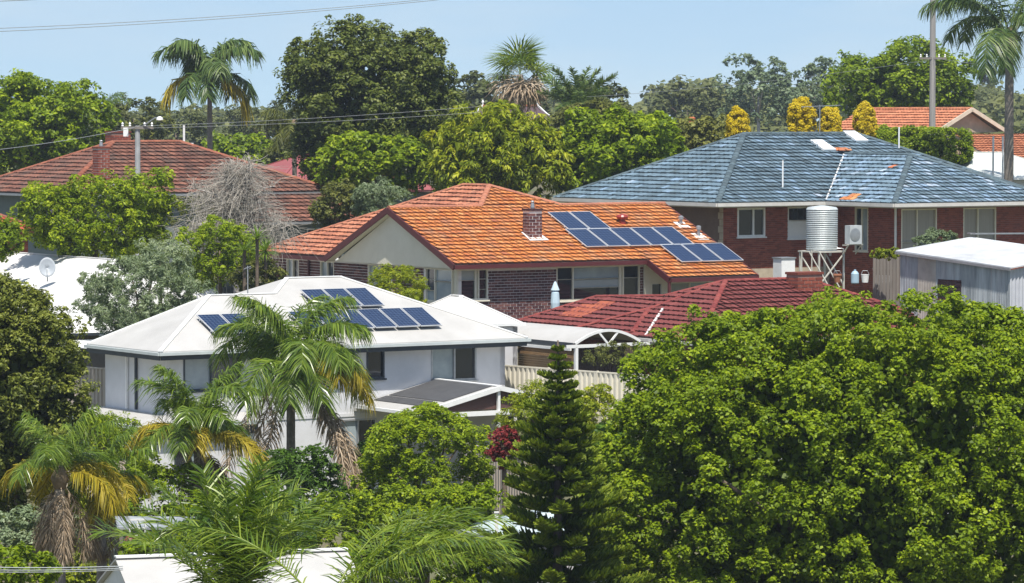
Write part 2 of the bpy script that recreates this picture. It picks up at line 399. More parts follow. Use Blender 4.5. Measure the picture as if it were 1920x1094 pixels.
SOLAR = solar_mat(); ALU = mat('aluminium frame', (.66, .67, .68), .35, (.55, .56, .57), metal=.3)
_sp = None
PW, PL = .95, 1.60
def solar_panel(M, label, group):
    """M: world matrix, x across, y up the slope, z out; origin at the lower left corner"""
    global _sp
    root = empty('solar_panel', (0, 0, 0), 0, label, 'solar panel', group); root.matrix_world = M
    if _sp is None:
        f = MB(); t = .026
        f.box(0, PW, 0, t, 0, .04).box(0, PW, PL - t, PL, 0, .04).box(0, t, t, PL - t, 0, .04).box(PW - t, PW, t, PL - t, 0, .04)
        fr = f.build('frame', ALU, root)
        g = MB(); g.box(t, PW - t, t, PL - t, .008, .03); gl = g.build('glass_face', SOLAR, root)
        r = MB(); r.box(-.02, PW + .02, .3, .34, -.05, -.001).box(-.02, PW + .02, 1.25, 1.29, -.05, -.001)
        for x in (.1, PW - .1): r.box(x - .02, x + .02, .29, .35, -.11, -.05).box(x - .02, x + .02, 1.24, 1.30, -.11, -.05)
        rl = r.build('mounting_rail', ALU, root); _sp = (fr, gl, rl)
    else:
        for o in _sp: c = o.copy(); link(c, root)
    return root
# ------------------------------------------------------------------ ground
def build_ground():
    xs = np.concatenate([np.linspace(-1500, -70, 24), np.linspace(-60, 60, 81), np.linspace(70, 1500, 24)])
    ys = np.concatenate([np.linspace(-60, 40, 6), np.linspace(46, 200, 90), np.linspace(210, 900, 60), np.linspace(930, 1550, 10)])
    X, Y = np.meshgrid(xs, ys); Z = gz(X, Y); V = np.stack([X, Y, Z], -1).reshape(-1, 3); nx = len(xs)
    i = (np.arange(len(ys) - 1)[:, None] * nx + np.arange(nx - 1)[None, :]).ravel()
    Q = np.stack([i, i + 1, i + nx + 1, i + nx], -1)
    m = mat('garden ground', (.10, .115, .045), .95, (.13, .10, .065), .25, bump=.3)
    tag(mesh_np('ground', V, Q, m, smooth=True), kind='structure')
build_ground()
rng = random.Random(7)
TH0 = R(33)
# ------------------------------------------------------------------ tile and brick colours
T_ORANGE = piece_mat('orange terracotta', [(0, (.36, .12, .06)), (.25, (.50, .155, .045)), (.6, (.59, .212, .056)), (1, (.66, .31, .125))], (.31, .185, .13), 1.0, .6)
T_PINK = piece_mat('pink terracotta', [(0, (.28, .10, .06)), (.5, (.42, .155, .085)), (1, (.50, .21, .12))], (.20, .11, .08), 1.6, .5)
T_BLUE = piece_mat('blue painted tile', [(0, (.070, .105, .13)), (.35, (.108, .165, .21)), (.62, (.15, .225, .285)), (.8, (.205, .305, .42)), (.95, (.37, .46, .56)), (.97, (.52, .16, .07)), (1, (.55, .18, .08))], (.10, .125, .125), 1.1, .45)
T_BROWN = piece_mat('weathered brown tile', [(0, (.12, .052, .036)), (.5, (.185, .076, .050)), (1, (.255, .112, .074))], (.10, .07, .056), .7, .8, lap=.78)
T_RED = piece_mat('dark red tile', [(0, (.135, .034, .031)), (.6, (.175, .044, .040)), (.96, (.21, .058, .052)), (.97, (.45, .12, .05)), (1, (.5, .14, .06))], (.14, .04, .036), 1.5, .4)
T_FAR = piece_mat('far orange tile', [(0, (.40, .14, .07)), (1, (.60, .23, .12))], (.33, .16, .10), .6, .4)
B_PURPLE = piece_mat('purple brown brick', [(0, (.060, .022, .024)), (.5, (.11, .042, .04)), (1, (.20, .085, .07))], (.09, .05, .05), 2, .3)
B_RED = piece_mat('red brick', [(0, (.17, .045, .028)), (.5, (.25, .065, .04)), (1, (.33, .095, .055))], (.20, .06, .04), 2, .3)
PALEMORTAR = mat('pale mortar', (.76, .72, .68), .9, (.66, .62, .58), 8)
REDMORTAR = mat('dark mortar', (.30, .20, .16), .9, (.23, .15, .12), 8)
ROOFCAP_O = piece_mat('orange capping', [(0, (.34, .13, .08)), (1, (.46, .18, .10))], (.28, .14, .10), 2, .5)
ROOFCAP_B = piece_mat('blue capping', [(0, (.055, .08, .095)), (1, (.10, .145, .17))], (.12, .15, .15), 2, .4)
ROOFCAP_N = piece_mat('brown capping', [(0, (.22, .075, .045)), (1, (.32, .115, .065))], (.20, .08, .05), 2, .5)
ROOFCAP_R = piece_mat('red capping', [(0, (.17, .03, .028)), (1, (.25, .055, .045))], (.3, .1, .08), 2, .3)

def chimney(root, x, y, z0, z1, w, d, m, mort, name='chimney', pot=None):
    mb = MB(); mb.box(x - w / 2, x + w / 2, y - d / 2, y + d / 2, z0, z1 - .02); c = mb.build(name, mort, root)
    e = .0
    for org, dr, out, L in (((x - w / 2, y - d / 2, z0), (1, 0, 0), (0, -1, 0), w), ((x - w / 2, y + d / 2, z0), (0, -1, 0), (-1, 0, 0), d), ((x + w / 2, y - d / 2, z0), (0, 1, 0), (1, 0, 0), d)):
        brickwork(c, Wall(org, dr, out), L, 0, z1 - z0 - .01, m, rng, bs=1.3, gap=.022)
    mb = MB(); mb.box(x - w / 2 - .04, x + w / 2 + .04, y - d / 2 - .04, y + d / 2 + .04, z1 - .02, z1 + .07); mb.build('chimney_cap', m, c)
    if pot:
        mb = MB(); mb.lathe([(pot * .9, z1 + .07), (pot, z1 + .12), (pot * .75, z1 + .3), (pot * .9, z1 + .36), (pot * .6, z1 + .4)], 12, (x, y, 0)); mb.build('flue', GREYMETAL, c)
    return c

# ================================================================== orange-roofed brick house
A = PX(852, 497, 152); SL = .4245
HO = empty('brick_house', A, TH0, 'brick house with bright orange tiled roof, cream gable and maroon trim', 'house')
zf = lambda y: y * SL
def o_tint(r, pri, a, b, n):
    return min(1, max(0, r.gauss(.55, .18)))
AX, AY, AB, AH = 6.26, 7.15, 9.2, 3.035; GY, GF, BK, RX = 5.2, 10.4, 16.8, 14.12; GZ = GY * SL; hl = AH / AX; VX = GZ / hl; HX = 8.7
Pf = [([(0, 0, 0), (9.6, 0, 0), (9.6, GY, GZ), (0, GY, GZ)], (1, 0, 0), (0, 0, 0), 5),
      ([(9.6, -1.65, zf(-1.65)), (RX, -1.65, zf(-1.65)), (RX, GY, GZ), (9.6, GY, GZ)], (1, 0, 0), (0, 0, 0), 5),
      ([(VX, GY, GZ), (HX, GY, GZ), (AX, AY, AH)], (1, 0, 0), (0, 0, 0), 5),
      ([(HX, GY, GZ), (RX, GY, GZ), (RX, GF, 0), (12.6, GF, 0)], (-1, 0, 0), (0, GF, 0), 0),
      ([(12.6, BK, 0), (AX, AB, AH), (AX, AY, AH), (HX, GY, GZ), (12.6, GF, 0)], (0, 1, 0), (12.6, GF, 0), 0),
      ([(0, BK, 0), (12.6, BK, 0), (AX, AB, AH)], (-1, 0, 0), (0, BK, 0), 0)]
rf = empty('roof', (0, 0, 0)); rf.parent = HO
tile_planes(rf, Pf, T_ORANGE, rng, 300, o_tint)
tile_planes(rf, [([(0, BK, 0), (0, GF, 0), (VX, GY, GZ), (AX, AY, AH), (AX, AB, AH)], (0, -1, 0), (0, BK, 0), 3),
                 ([(0, GF, 0), (0, GY, GZ), (VX, GY, GZ)], (1, 0, 0), (0, GF, 0), 0)], T_PINK, rng, 200, None, 'side_tile')
ridge_caps(rf, [((0, GY, GZ), (VX, GY, GZ)), ((VX, GY, GZ), (AX, AY, AH)), ((AX, AY, AH), (AX, AB, AH)), ((AX, AY, AH), (HX, GY, GZ)),
                ((HX, GY, GZ), (RX, GY, GZ)), ((AX, AB, AH), (0, BK, 0)), ((AX, AB, AH), (12.6, BK, 0))], ROOFCAP_O, rng)
def boards(root, segs, m, name, w=.06, h=.2, dz=-.1):
    for a, b in segs:
        a, b = Vector(a) + Vector((0, 0, dz)), Vector(b) + Vector((0, 0, dz)); mb = MB(); mb.bar(a, b, w, h); mb.build(name, m, root)
boards(rf, [((-.02, -.02, 0), (9.57, -.02, 0)), ((-.02, GF, 0), (-.02, BK + .05, 0)), ((9.6, -1.7, zf(-1.65)), (RX + .05, -1.7, zf(-1.65)))], MAROON, 'fascia', .1, .17)
boards(rf, [((-.06, -.06, 0), (-.06, GY, GZ)), ((-.06, GY, GZ), (-.06, GF + .05, 0)), ((9.56, -.08, 0), (9.56, -1.65, zf(-1.65))), ((RX + .05, -1.65, zf(-1.65)), (RX + .05, GY, GZ))], MAROON, 'barge_board', .06, .26)
mb = MB(); mb.box(.05, 9.45, .03, .62, -.2, -.17); mb.box(.0, .5, GF, BK - .1, -.2, -.17); mb.build('soffit', CREAM, HO)
mb = MB(); mb.slab([(.32, .3, -.19), (.32, GF - .3, -.19), (.32, GY, GZ - .18)], (.1, 0, 0)); mb.build('gable', CREAM, HO)
mb = MB()
for s in (0, 1):
    y0, y1 = (.1, GY) if s == 0 else (GF - .1, GY)
    mb.slab([(-.03, y0, -.12), (.34, y0, -.12), (.34, y1, GZ - .12), (-.03, y1, GZ - .12)], (0, 0, -.06))
mb.build('gable_soffit', CREAM, HO)
# walls: front (facing the camera's right) and side (facing left)
WF = Wall((.5, .6, 0), (1, 0, 0), (0, -1, 0)); Z0 = -3.3; ZT = -.2
WF.o.z = 0
fh = [(.0, 1.5, -1.5, -.22), (4.88, 9.13, -1.65, -.22)]
wall_body(HO, WF, 9.3, Z0, ZT, PALEMORTAR, holes=fh)
WFb = Wall((.5, .6, 0), (1, 0, 0), (0, -1, 0))
brickwork(HO, WFb, 9.3, Z0, ZT - .02, B_PURPLE, rng, holes=fh, limit=300, bs=1.25, gap=.016)
window(HO, WF, .0, 1.5, -1.5, -.22, CREAM, [(0, .60, 0, .64, GLASS), (0, .60, .64, 1, BLIND), (.60, .70, 0, 1, CREAM), (.70, 1, 0, .34, GLASS), (.70, 1, .34, .67, GLASS), (.70, 1, .67, 1, GLASS)])
window(HO, WF, 4.88, 9.13, -1.65, -.22, CREAM, [(0, .20, 0, .62, GLASS), (0, .20, .62, 1, GLASS), (.20, .76, 0, .36, GLASS), (.20, .76, .36, .62, BLIND), (.20, .76, .62, 1, GLASSC), (.76, .80, 0, 1, CREAM), (.80, 1, 0, .62, GLASS), (.80, 1, .62, 1, GLASS)])
WS = Wall((.5, 16.6, 0), (0, -1, 0), (-1, 0, 0)); LS = 16.0
sh = [(13.55, 15.98, -1.62, -.22), (1.9, 3.0, -1.5, -.22), (4.85, 6.05, -1.5, -.22), (8.9, 10.9, -1.5, -.22)]
wall_body(HO, WS, LS, Z0, ZT, PALEMORTAR, holes=sh)
brickwork(HO, WS, LS, Z0, ZT - .02, B_PURPLE, rng, holes=sh + [(13.4, 16.0, -3.3, 0)], limit=0, name='side_brick', bs=1.25, gap=.018)
window(HO, WS, 13.55, 15.98, -1.62, -.22, CREAM, [(0, .3, 0, .33, GLASSC), (0, .3, .33, .66, GLASS), (0, .3, .66, 1, GLASS), (.3, .85, 0, .62, GLASSC), (.3, .85, .62, 1, GLASSC), (.85, 1, 0, 1, CREAM)])
for a0, a1, z0, z1 in sh[1:]:
    window(HO, WS, a0, a1, z0, z1, CREAM, [(0, .5, 0, 1, GLASSC), (.5, 1, 0, 1, GLASS)])
mb = MB(); WS.box(mb, 3.9, 3.98, Z0, -.2, .03, .11); mb.build('downpipe', MAROON, HO)
# verandah room under the lower right part of the roof
WV = Wall((9.82, .55, 0), (1, 0, 0), (0, -1, 0))
wall_body(HO, WV, 4.1, -3.3, -.2, CREAM, 'verandah_wall', holes=[(.35, .95, -2.6, -1.0), (1.35, 3.4, -1.9, -1.0)])
window(HO, WV, .35, .95, -2.6, -1.0, CREAM, [(0, 1, 0, .45, GLASS), (0, 1, .45, 1, GLASS)])
window(HO, WV, 1.35, 3.4, -1.9, -1.0, CREAM, [(0, .5, 0, 1, BLIND), (.5, 1, 0, 1, GLASSC)])
mb = MB(); mb.bar((13.6, -1.6, -.8), (13.6, -1.6, -3.4), .1); mb.build('verandah_post', MAROON, HO)
mb = MB(); mb.bar((9.6, -1.6, -.85), (9.6, -1.6, -3.4), .1); mb.build('verandah_post', MAROON, HO)
c = chimney(HO, 5.35, 2.35, .6, 2.1, .62, .5, B_PURPLE, PALEMORTAR, pot=.09)
mb = MB(); mb.slab([(4.9, 1.85, zf(1.85) + .06), (5.85, 1.85, zf(1.85) + .06), (5.8, 2.6, zf(2.6) + .06), (4.95, 2.6, zf(2.6) + .06)], (0, 0, .02)); mb.build('flashing', LEADW, c)
def vent(root, x, y, prof, m, name, flash=True):
    mb = MB(); mb.lathe(prof, 16, (x, y, zf(y))); o = mb.build(name, m, root, smooth=False)
    if flash:
        mb = MB(); mb.slab([(x - .28, y - .4, zf(y - .4) + .05), (x + .28, y - .4, zf(y - .4) + .05), (x + .28, y + .2, zf(y + .2) + .05), (x - .28, y + .2, zf(y + .2) + .05)], (0, 0, .015)); mb.build('flashing', LEADW, o)
REDVENT = mat('red painted vent', (.30, .035, .025), .4, (.24, .03, .02))
vent(HO, 10.6, 3.3, [(.16, 0), (.16, .14), (.12, .16), (.12, .22), (.24, .24), (.27, .32), (.22, .40), (.08, .44)], REDVENT, 'roof_ventilator', False)
vent(HO, 13.55, 3.1, [(.07, 0), (.07, .25), (.12, .26), (.12, .38), (.05, .42)], GREYMETAL, 'vent_pipe')
vent(HO, 13.7, 2.0, [(.07, 0), (.07, .3), (.11, .31), (.11, .45), (.05, .48)], GREYMETAL, 'vent_pipe')
# solar panels: rows given by the local position of their lower left corner
ORD = ['first', 'second', 'third', 'fourth', 'fifth', 'sixth', 'seventh']
def solar_row(house, x0, y0, n, rowname, group, scale, sl=SL, zoff=.13, first=0, side='from the left'):
    a = math.atan(sl); Mh = Matrix.Translation(house.location) @ Matrix.Rotation(house.rotation_euler.z, 4, 'Z')
    for i in range(n):
        p = Vector((x0 + i * (PW * scale + .05), y0, y0 * sl)) + Vector((0, -math.sin(a), math.cos(a))) * zoff
        M = Mh @ Matrix.Translation(p) @ Matrix.Rotation(a, 4, 'X') @ Matrix.Diagonal((scale, scale, 1, 1))
        solar_panel(M, f'blue solar panel in the {rowname}, {ORD[n - 1 - i] if "right" in side else ORD[i]} {side}', group)
g = 'solar panels on the orange tiled roof'
solar_row(HO, 7.33, 2.60, 2, 'top row on the orange tiled roof', g, 1.12)
solar_row(HO, 7.16, 1.00, 5, 'middle row on the orange tiled roof', g, 1.13)
solar_row(HO, 10.95, -.56, 3, 'lowest row on the orange tiled roof', g, 1.10)
# ================================================================== white two-storey house with solar panels
AW = PX(300, 660, 128)
HW = empty('white_house', AW, TH0, 'white two-storey house with white hip roof carrying solar panels, palms in front', 'house')
rw = empty('roof', (0, 0, 0)); rw.parent = HW
wx, wy, wz = 4.05, 3.95, 3.95 * SL                    # left wing apex
mx0, mx1, my, mz = 7.9, 10.15, 5.1, 5.1 * SL; RXW, BKW = 15.1, 10.2; ML = mx0 - 5.1
kx = ML + wz / SL
def sheet(root, polys, m, name='roof_sheet', th=.05):
    for p in polys:
        mb = MB(); mb.slab(p, (0, 0, -th)); mb.build(name, m, root)
sheet(rw, [[(0, 0, 0), (RXW, 0, 0), (mx1, my, mz), (mx0, my, mz), (kx, wy, wz), (wx, wy, wz)],
           [(0, 5.6, 0), (0, 0, 0), (wx, wy, wz)],
           [(wx, wy, wz), (kx, wy, wz), (ML, 5.6, .0), (0, 5.6, 0)],
           [(ML, BKW, 0), (ML, 5.6, 0), (kx, wy, wz), (mx0, my, mz)],
           [(RXW, BKW, 0), (ML, BKW, 0), (mx0, my, mz), (mx1, my, mz)],
           [(RXW, 0, 0), (RXW, BKW, 0), (mx1, my, mz)]], WHITE_ROOF)
hipcaps_sheet(rw, [((0, 0, 0), (wx, wy, wz)), ((0, 5.6, 0), (wx, wy, wz)), ((wx, wy, wz), (kx, wy, wz)), ((kx, wy, wz), (mx0, my, mz)), ((mx0, my, mz), (mx1, my, mz)), ((mx1, my, mz), (RXW, 0, 0)), ((mx1, my, mz), (RXW, BKW, 0))], WHITE)
GUTW = mat('pale grey gutter', (.50, .54, .53), .45, (.42, .46, .46))
gutter(rw, [(-.06, 5.6, -.09), (-.06, -.06, -.09), (RXW + .06, -.06, -.09), (RXW + .06, BKW, -.09)], GUTW, h=.1)
boards(rw, [((.02, 5.6, 0), (.02, .06, 0)), ((.06, .06, 0), (RXW, .06, 0)), ((RXW - .03, .06, 0), (RXW - .03, BKW, 0))], DARKTRIM, 'fascia', .04, .18, -.22)
mb = MB(); mb.box(.05, RXW - .05, .08, BKW - .1, -.2, -.17); mb.build('soffit', WHITE, HW)
w1 = Wall((.6, .6, 0), (1, 0, 0), (0, -1, 0)); LW = 13.9
wh = [(.62, 2.9, -1.45, -.24), (8.0, 8.75, -1.3, -.24), (10.72, 12.65, -1.5, -.24), (-.0, .001, -1, -1), (.0, .75, -3.75, -3.05), (6.9, 8.4, -4.2, -2.72)]
wh = [h for h in wh if h[1] - h[0] > .1]
wall_body(HW, w1, LW, -6.2, -.2, RENDER, holes=wh)
mb = MB(); w1.box(mb, 3.3, LW - 0.02, -2.62, -2.5, .002, .03); mb.build('wall_band', RENDER, HW)
window(HW, w1, *wh[0], DARKTRIM, [(0, .48, 0, 1, GLASSC), (.48, 1, 0, 1, GLASS)])
window(HW, w1, *wh[1], DARKTRIM, [(0, 1, 0, 1, GLASS)])
window(HW, w1, *wh[2], GREYMETAL, [(0, .52, 0, 1, GLASSC), (.52, 1, 0, 1, GLASS)])
window(HW, w1, *wh[3], DARKTRIM, [(0, .55, 0, 1, GLASS), (.55, 1, 0, 1, GLASSC)])
window(HW, w1, *wh[4], GREYMETAL, [(0, .5, 0, 1, GLASSC), (.5, 1, 0, 1, GLASS)])
w2 = Wall((.6, 5.35, 0), (0, -1, 0), (-1, 0, 0)); wall_body(HW, w2, 4.53, -6.2, -.2, RENDER, 'side_wall')
w3 = Wall((14.5, .6, 0), (0, 1, 0), (1, 0, 0)); wall_body(HW, w3, 9.0, -6.2, -.2, RENDER, 'side_wall')
for a in (1.75, 2.45):
    mb = MB(); w2.box(mb, a, a + .08, -2.2, -.25, .02, .10); mb.build('downpipe', WHITE if a < 2 else DARKTRIM, HW)
# low side roof over the ground floor
lr = MB(); lr.slab([(-1.3, -1.0, -2.42), (3.6, -1.0, -2.42), (3.6, .55, -2.26), (.58, .58, -2.26), (.58, 5.6, -2.26), (-1.3, 5.6, -2.42)], (0, 0, -.05)); lo = lr.build('lower_roof', WHITE_ROOF, HW)
gutter(lo, [(-1.36, 5.6, -2.5), (-1.36, -1.06, -2.5), (3.6, -1.06, -2.5)], GUTW)
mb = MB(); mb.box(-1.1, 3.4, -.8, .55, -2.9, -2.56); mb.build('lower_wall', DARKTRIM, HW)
w4 = Wall((-1.1, -.72, 0), (1, 0, 0), (0, -1, 0)); wall_body(HW, w4, 4.4, -6.2, -2.9, RENDER, 'lower_front_wall', holes=[(1.25, 2.4, -4.05, -3.2)], th=.2)
window(HW, w4, 1.25, 2.4, -4.05, -3.2, DARKTRIM, [(0, .55, 0, 1, GLASS), (.55, 1, 0, 1, GLASSC)])
g = 'solar panels on the white sheet roof'
solar_row(HW, 7.72, 2.50, 3, 'upper row on the white roof', g, .93)
solar_row(HW, 6.28, .86, 6, 'lower row on the white roof', g, .945, side='from the right')
solar_row(HW, 2.58, .84, 2, 'left pair on the white roof', g, .95)
# gabled patio roof in front
PT = empty('gabled_patio', HW.matrix_basis @ Vector((11.5, -3.7, -1.42)), TH0, 'white gabled patio roof on posts covered with dark grey matting', 'patio roof')
W_ = 3.35; PSL = .235
for s in (-1, 1):
    mb = MB(); mb.slab([(0, 0, 0), (s * W_, 0, -W_ * PSL), (s * W_, 4.25, -W_ * PSL), (0, 4.25, 0)][::s], (0, 0, -.04)); r = mb.build('roof_sheet', WHITE_ROOF, PT)
    mb = MB(); mb.bar((0, -.04, -.06), (s * (W_ + .05), -.04, -.06 - W_ * PSL), .07, .17); mb.build('barge_board', WHITE, PT)
    gutter(PT, [(s * (W_ + .06), 0, -W_ * PSL - .05), (s * (W_ + .06), 4.2, -W_ * PSL - .05)], WHITE)
mb = MB(); mb.bar((0, .0, .015), (0, 4.25, .015), .2, .03); mb.build('ridge_capping', WHITE, PT)
mb = MB(); mb.bar((-W_, .02, -W_ * PSL - .14), (W_, .02, -W_ * PSL - .14), .09, .16); mb.build('tie_beam', WHITE, PT)
for x in (-.02, W_ - .1):
    mb = MB(); mb.bar((x, .05, -.12 if x < 1 else -.9), (x, .05, -4.6), .1); mb.build('post', WHITE, PT)
mb = MB(); mb.box(-W_ + .1, W_ - .1, .12, .16, -W_ * PSL, -.1); mb = MB(); mb.slab([(-W_ + .3, .14, -W_ * PSL - .02), (W_ - .3, .14, -W_ * PSL - .02), (0, .14, -.1)], (0, .03, 0)); mb.build('gable_infill', mat('brown infill', (.10, .05, .04), .8), PT)
MAT_ = mat('dark grey matting', (.085, .085, .088), .7, (.06, .06, .062), 2)
def mat_strip(y0, y1, x0, x1, label):
    r = empty('pool_heating_mat', PT.location, TH0, label, 'roof mat', 'dark mats on the patio roof')
    n = 26
    mb = MB()
    for i in range(n):
        xa = x0 + (x1 - x0) * i / n; xb = xa + (x1 - x0) / n * .8
        mb.slab([(xa, y0, xa * PSL + .012), (xb, y0, xb * PSL + .012), (xb, y1, xb * PSL + .012), (xa, y1, xa * PSL + .012)], (0, 0, .022))
    o = mb.build('tube_mat', MAT_, r); o['kind'] = 'stuff'
    mb = MB(); mb.slab([(x0, y0, x0 * PSL + .005), (x1, y0, x1 * PSL + .005), (x1, y1, x1 * PSL + .005), (x0, y1, x0 * PSL + .005)], (0, 0, .004)); mb.build('backing', MAT_, r)
mat_strip(.35, 4.05, -2.1, -.1, 'wide dark grey ribbed mat on the upper patio roof')
mat_strip(.9, 4.05, -2.75, -2.2, 'narrow dark grey ribbed mat on the lower edge of the patio roof')

# ================================================================== blue-roofed brick house
AB_ = PX(1345, 382, 172)
HB = empty('brick_house', AB_, TH0, 'red brick house with faded blue tiled hip roof and round water tank', 'house')
rb = empty('roof', (0, 0, 0)); rb.parent = HB
q, r_, rx1, bk, xr = 7.0, 7.4, 13.9, 13.6, 20.5; h = r_ * SL
bx, bp, bk_ = 6.3, -5.1, 5.1; ax, ay, ah = bx + bk_, bp + bk_, bk_ * SL; vy = ah / SL     # front block
def b_tint(r, pri, a, b, n):
    if pri > 4.5: t = r.gauss(.66, .16)
    else: t = r.gauss(.42, .17)
    if r.random() < .001: return .985
    return min(.95, max(0, t))
PB = [([(0, 0, 0), (bx, 0, 0), (ax, vy, ah), (ax, r_, h), (q, r_, h)], (1, 0, 0), (0, 0, 0), 4),
      ([(ax, vy, ah), (bx + 2 * bk_, 0, 0), (xr, 0, 0), (rx1, r_, h), (ax, r_, h)], (1, 0, 0), (0, 0, 0), 4),
      ([(0, bk, 0), (0, 0, 0), (q, r_, h)], (0, -1, 0), (0, 0, 0), 3.6),
      ([(bx, 0, 0), (bx, bp, 0), (ax, ay, ah), (ax, vy, ah)], (0, -1, 0), (bx, 0, 0), 5),
      ([(bx, bp, 0), (bx + 2 * bk_, bp, 0), (ax, ay, ah)], (1, 0, 0), (bx, bp, 0), 5),
      ([(bx + 2 * bk_, bp, 0), (bx + 2 * bk_, 0, 0), (ax, vy, ah), (ax, ay, ah)], (0, 1, 0), (bx + 2 * bk_, bp, 0), 0),
      ([(xr, 0, 0), (xr, bk, 0), (rx1, r_, h)], (0, 1, 0), (xr, 0, 0), 0),
      ([(xr, bk, 0), (0, bk, 0), (q, r_, h), (rx1, r_, h)], (-1, 0, 0), (0, bk, 0), 0)]
tile_planes(rb, PB, T_BLUE, rng, 300, b_tint, ts=1.2)
ridge_caps(rb, [((q, r_, h), (rx1, r_, h)), ((0, 0, 0), (q, r_, h)), ((0, bk, 0), (q, r_, h)), ((rx1, r_, h), (xr, 0, 0)), ((bx, bp, 0), (ax, ay, ah)), ((ax, ay, ah), (ax, vy, ah)), ((ax, ay, ah), (bx + 2 * bk_, bp, 0))], ROOFCAP_B, rng, .15)
mb = MB(); 
for i in range(16):
    a, b = i / 16, (i + .8) / 16; mb.bar((bx + (ax - bx) * a, vy * a, .05 + ah * a), (bx + (ax - bx) * b, vy * b, .05 + ah * b), .05 + .05 * rng.random(), .045)
mb.build('valley_mortar', LEADW, rb)
GUTB = mat('cream gutter', (.60, .58, .54), .5, (.5, .48, .44))
gutter(rb, [(-.06, bk, -.07), (-.06, -.06, -.07), (bx - .06, -.06, -.07), (bx - .06, bp - .06, -.07), (bx + 2 * bk_ + .06, bp - .06, -.07), (bx + 2 * bk_ + .06, -.06, -.07)], GUTB, w=.14, h=.16)
mb = MB(); mb.box(.02, bx, .02, 1.25, -.2, -.17); mb.box(bx, bx + 2 * bk_, bp, -.1, -.2, -.17); mb.box(.02, 1.25, 1.25, bk, -.2, -.17); mb.build('soffit', CREAM, HB)
# openings in the roof: a pair of white skylights and a broken patch
for x, y, n in ((10.3, 5.35, 0), (13.1, 6.35, 1)):
    mb = MB(); mb.box(0, .75, 0, 1.2, .03, .14, Matrix.Translation((x, y, y * SL)) @ Matrix.Rotation(math.atan(SL), 4, 'X')); mb.build('skylight', WHITE, HB)
mb = MB()
for i in range(7): mb.box(0, .3, 0, .34, .06, .09, Matrix.Translation((11.0 + rng.random() * .9, 5.0 + rng.random() * .6, 5.3 * SL + .02)) @ Matrix.Rotation(rng.uniform(-.5, .5), 4, 'Z') @ Matrix.Rotation(.4, 4, 'X'), rng.random())
o = mb.build('loose_tiles', T_ORANGE, HB); o['kind'] = 'stuff'
for x, y, z in ((4.9, 1.5, 1.3), (15.2, 5.6, 1.1)):
    mb = MB(); mb.tube([(x, y, y * SL), (x, y, y * SL + z)], .04, 8); mb.build('vent_pipe', WHITE, HB)
mb = MB()
for i in range(3): mb.box(0, .33, 0, .3, .05, .085, Matrix.Translation((bx + .1 + .0, -1.2 - i * .36, .06)) @ Matrix.Rotation(-math.atan(SL), 4, 'Y'), rng.random())
for i in range(2): mb.box(0, .33, 0, .3, .05, .085, Matrix.Translation((bx + .45, -1.4 - i * .36, .2)) @ Matrix.Rotation(-math.atan(SL), 4, 'Y'), rng.random())
o = mb.build('replacement_tiles', T_ORANGE, HB); o['kind'] = 'stuff'
ZB = -4.6
wb = Wall((1.2, 1.2, 0), (1, 0, 0), (0, -1, 0)); bh_ = [(.82, 2.45, -1.62, -.26), (3.77, 5.15, -1.75, -.26)]
wall_body(HB, wb, 6.3, ZB, -.2, REDMORTAR, holes=bh_); brickwork(HB, wb, 6.25, -3.1, -.22, B_RED, rng, holes=bh_, limit=150)
mb = MB(); wb.box(mb, -.03, 6.2, ZB, -3.12, -.1, .06); mb.build('stone_footing', STONE, HB)
window(HB, wb, *bh_[0], WHITE, [(0, .58, 0, 1, GLASS), (.58, 1, 0, 1, GLASS)], fw=.09)
window(HB, wb, *bh_[1], WHITE, [(0, 1, 0, .58, WHITE), (0, 1, .58, 1, GLASS)])
wl_ = Wall((1.2, 13.0, 0), (0, -1, 0), (-1, 0, 0))
wall_body(HB, wl_, 11.8, ZB, -.2, mat('brown render', (.17, .115, .085), .9, (.13, .085, .065)), 'side_wall')
mb = MB()
for k in range(14): wl_.box(mb, 11.56 if k % 2 else 11.46, 11.83, ZB + k * .32, ZB + k * .32 + .3, .0, .03)
mb.build('corner_quoins', STONE, HB)
wc = Wall((bx + 1.2, 1.2, 0), (0, -1, 0), (-1, 0, 0)); ch_ = [(1.9, 2.9, -2.3, -.26)]
wall_body(HB, wc, 5.1, ZB, -.2, REDMORTAR, 'block_side_wall', holes=ch_); brickwork(HB, wc, 5.1, ZB, -.22, B_RED, rng, holes=ch_, name='side_brick')
window(HB, wc, *ch_[0], CREAM, [(0, .5, 0, 1, GLASS), (.5, 1, 0, 1, GLASSC)])
wd = Wall((bx + 1.2, bp + 1.2, 0), (1, 0, 0), (0, -1, 0)); dh_ = [(.18, 2.3, -2.25, -.28), (3.9, 5.9, -2.25, -.28)]
wall_body(HB, wd, 7.9, ZB, -.2, REDMORTAR, 'block_front_wall', holes=dh_); brickwork(HB, wd, 7.9, ZB, -.22, B_RED, rng, holes=dh_, limit=150, name='front_brick')
CURT = mat('beige curtain behind glass', (.30, .27, .22), .3, (.22, .2, .165), 2, stretch=(6, 6, .2), spec=.7)
for d in dh_: window(HB, wd, *d, CREAM, [(0, .45, 0, .22, CURT), (.45, 1, 0, .22, GLASSC), (0, .45, .22, 1, CURT), (.45, 1, .22, 1, CURT)])
for a, W0 in ((5.0, wc), (.1, wc)):
    mb = MB(); W0.box(mb, a - .05, a + .03, -2.6, -.2, .02, .1); mb.build('downpipe', WHITE, HB)

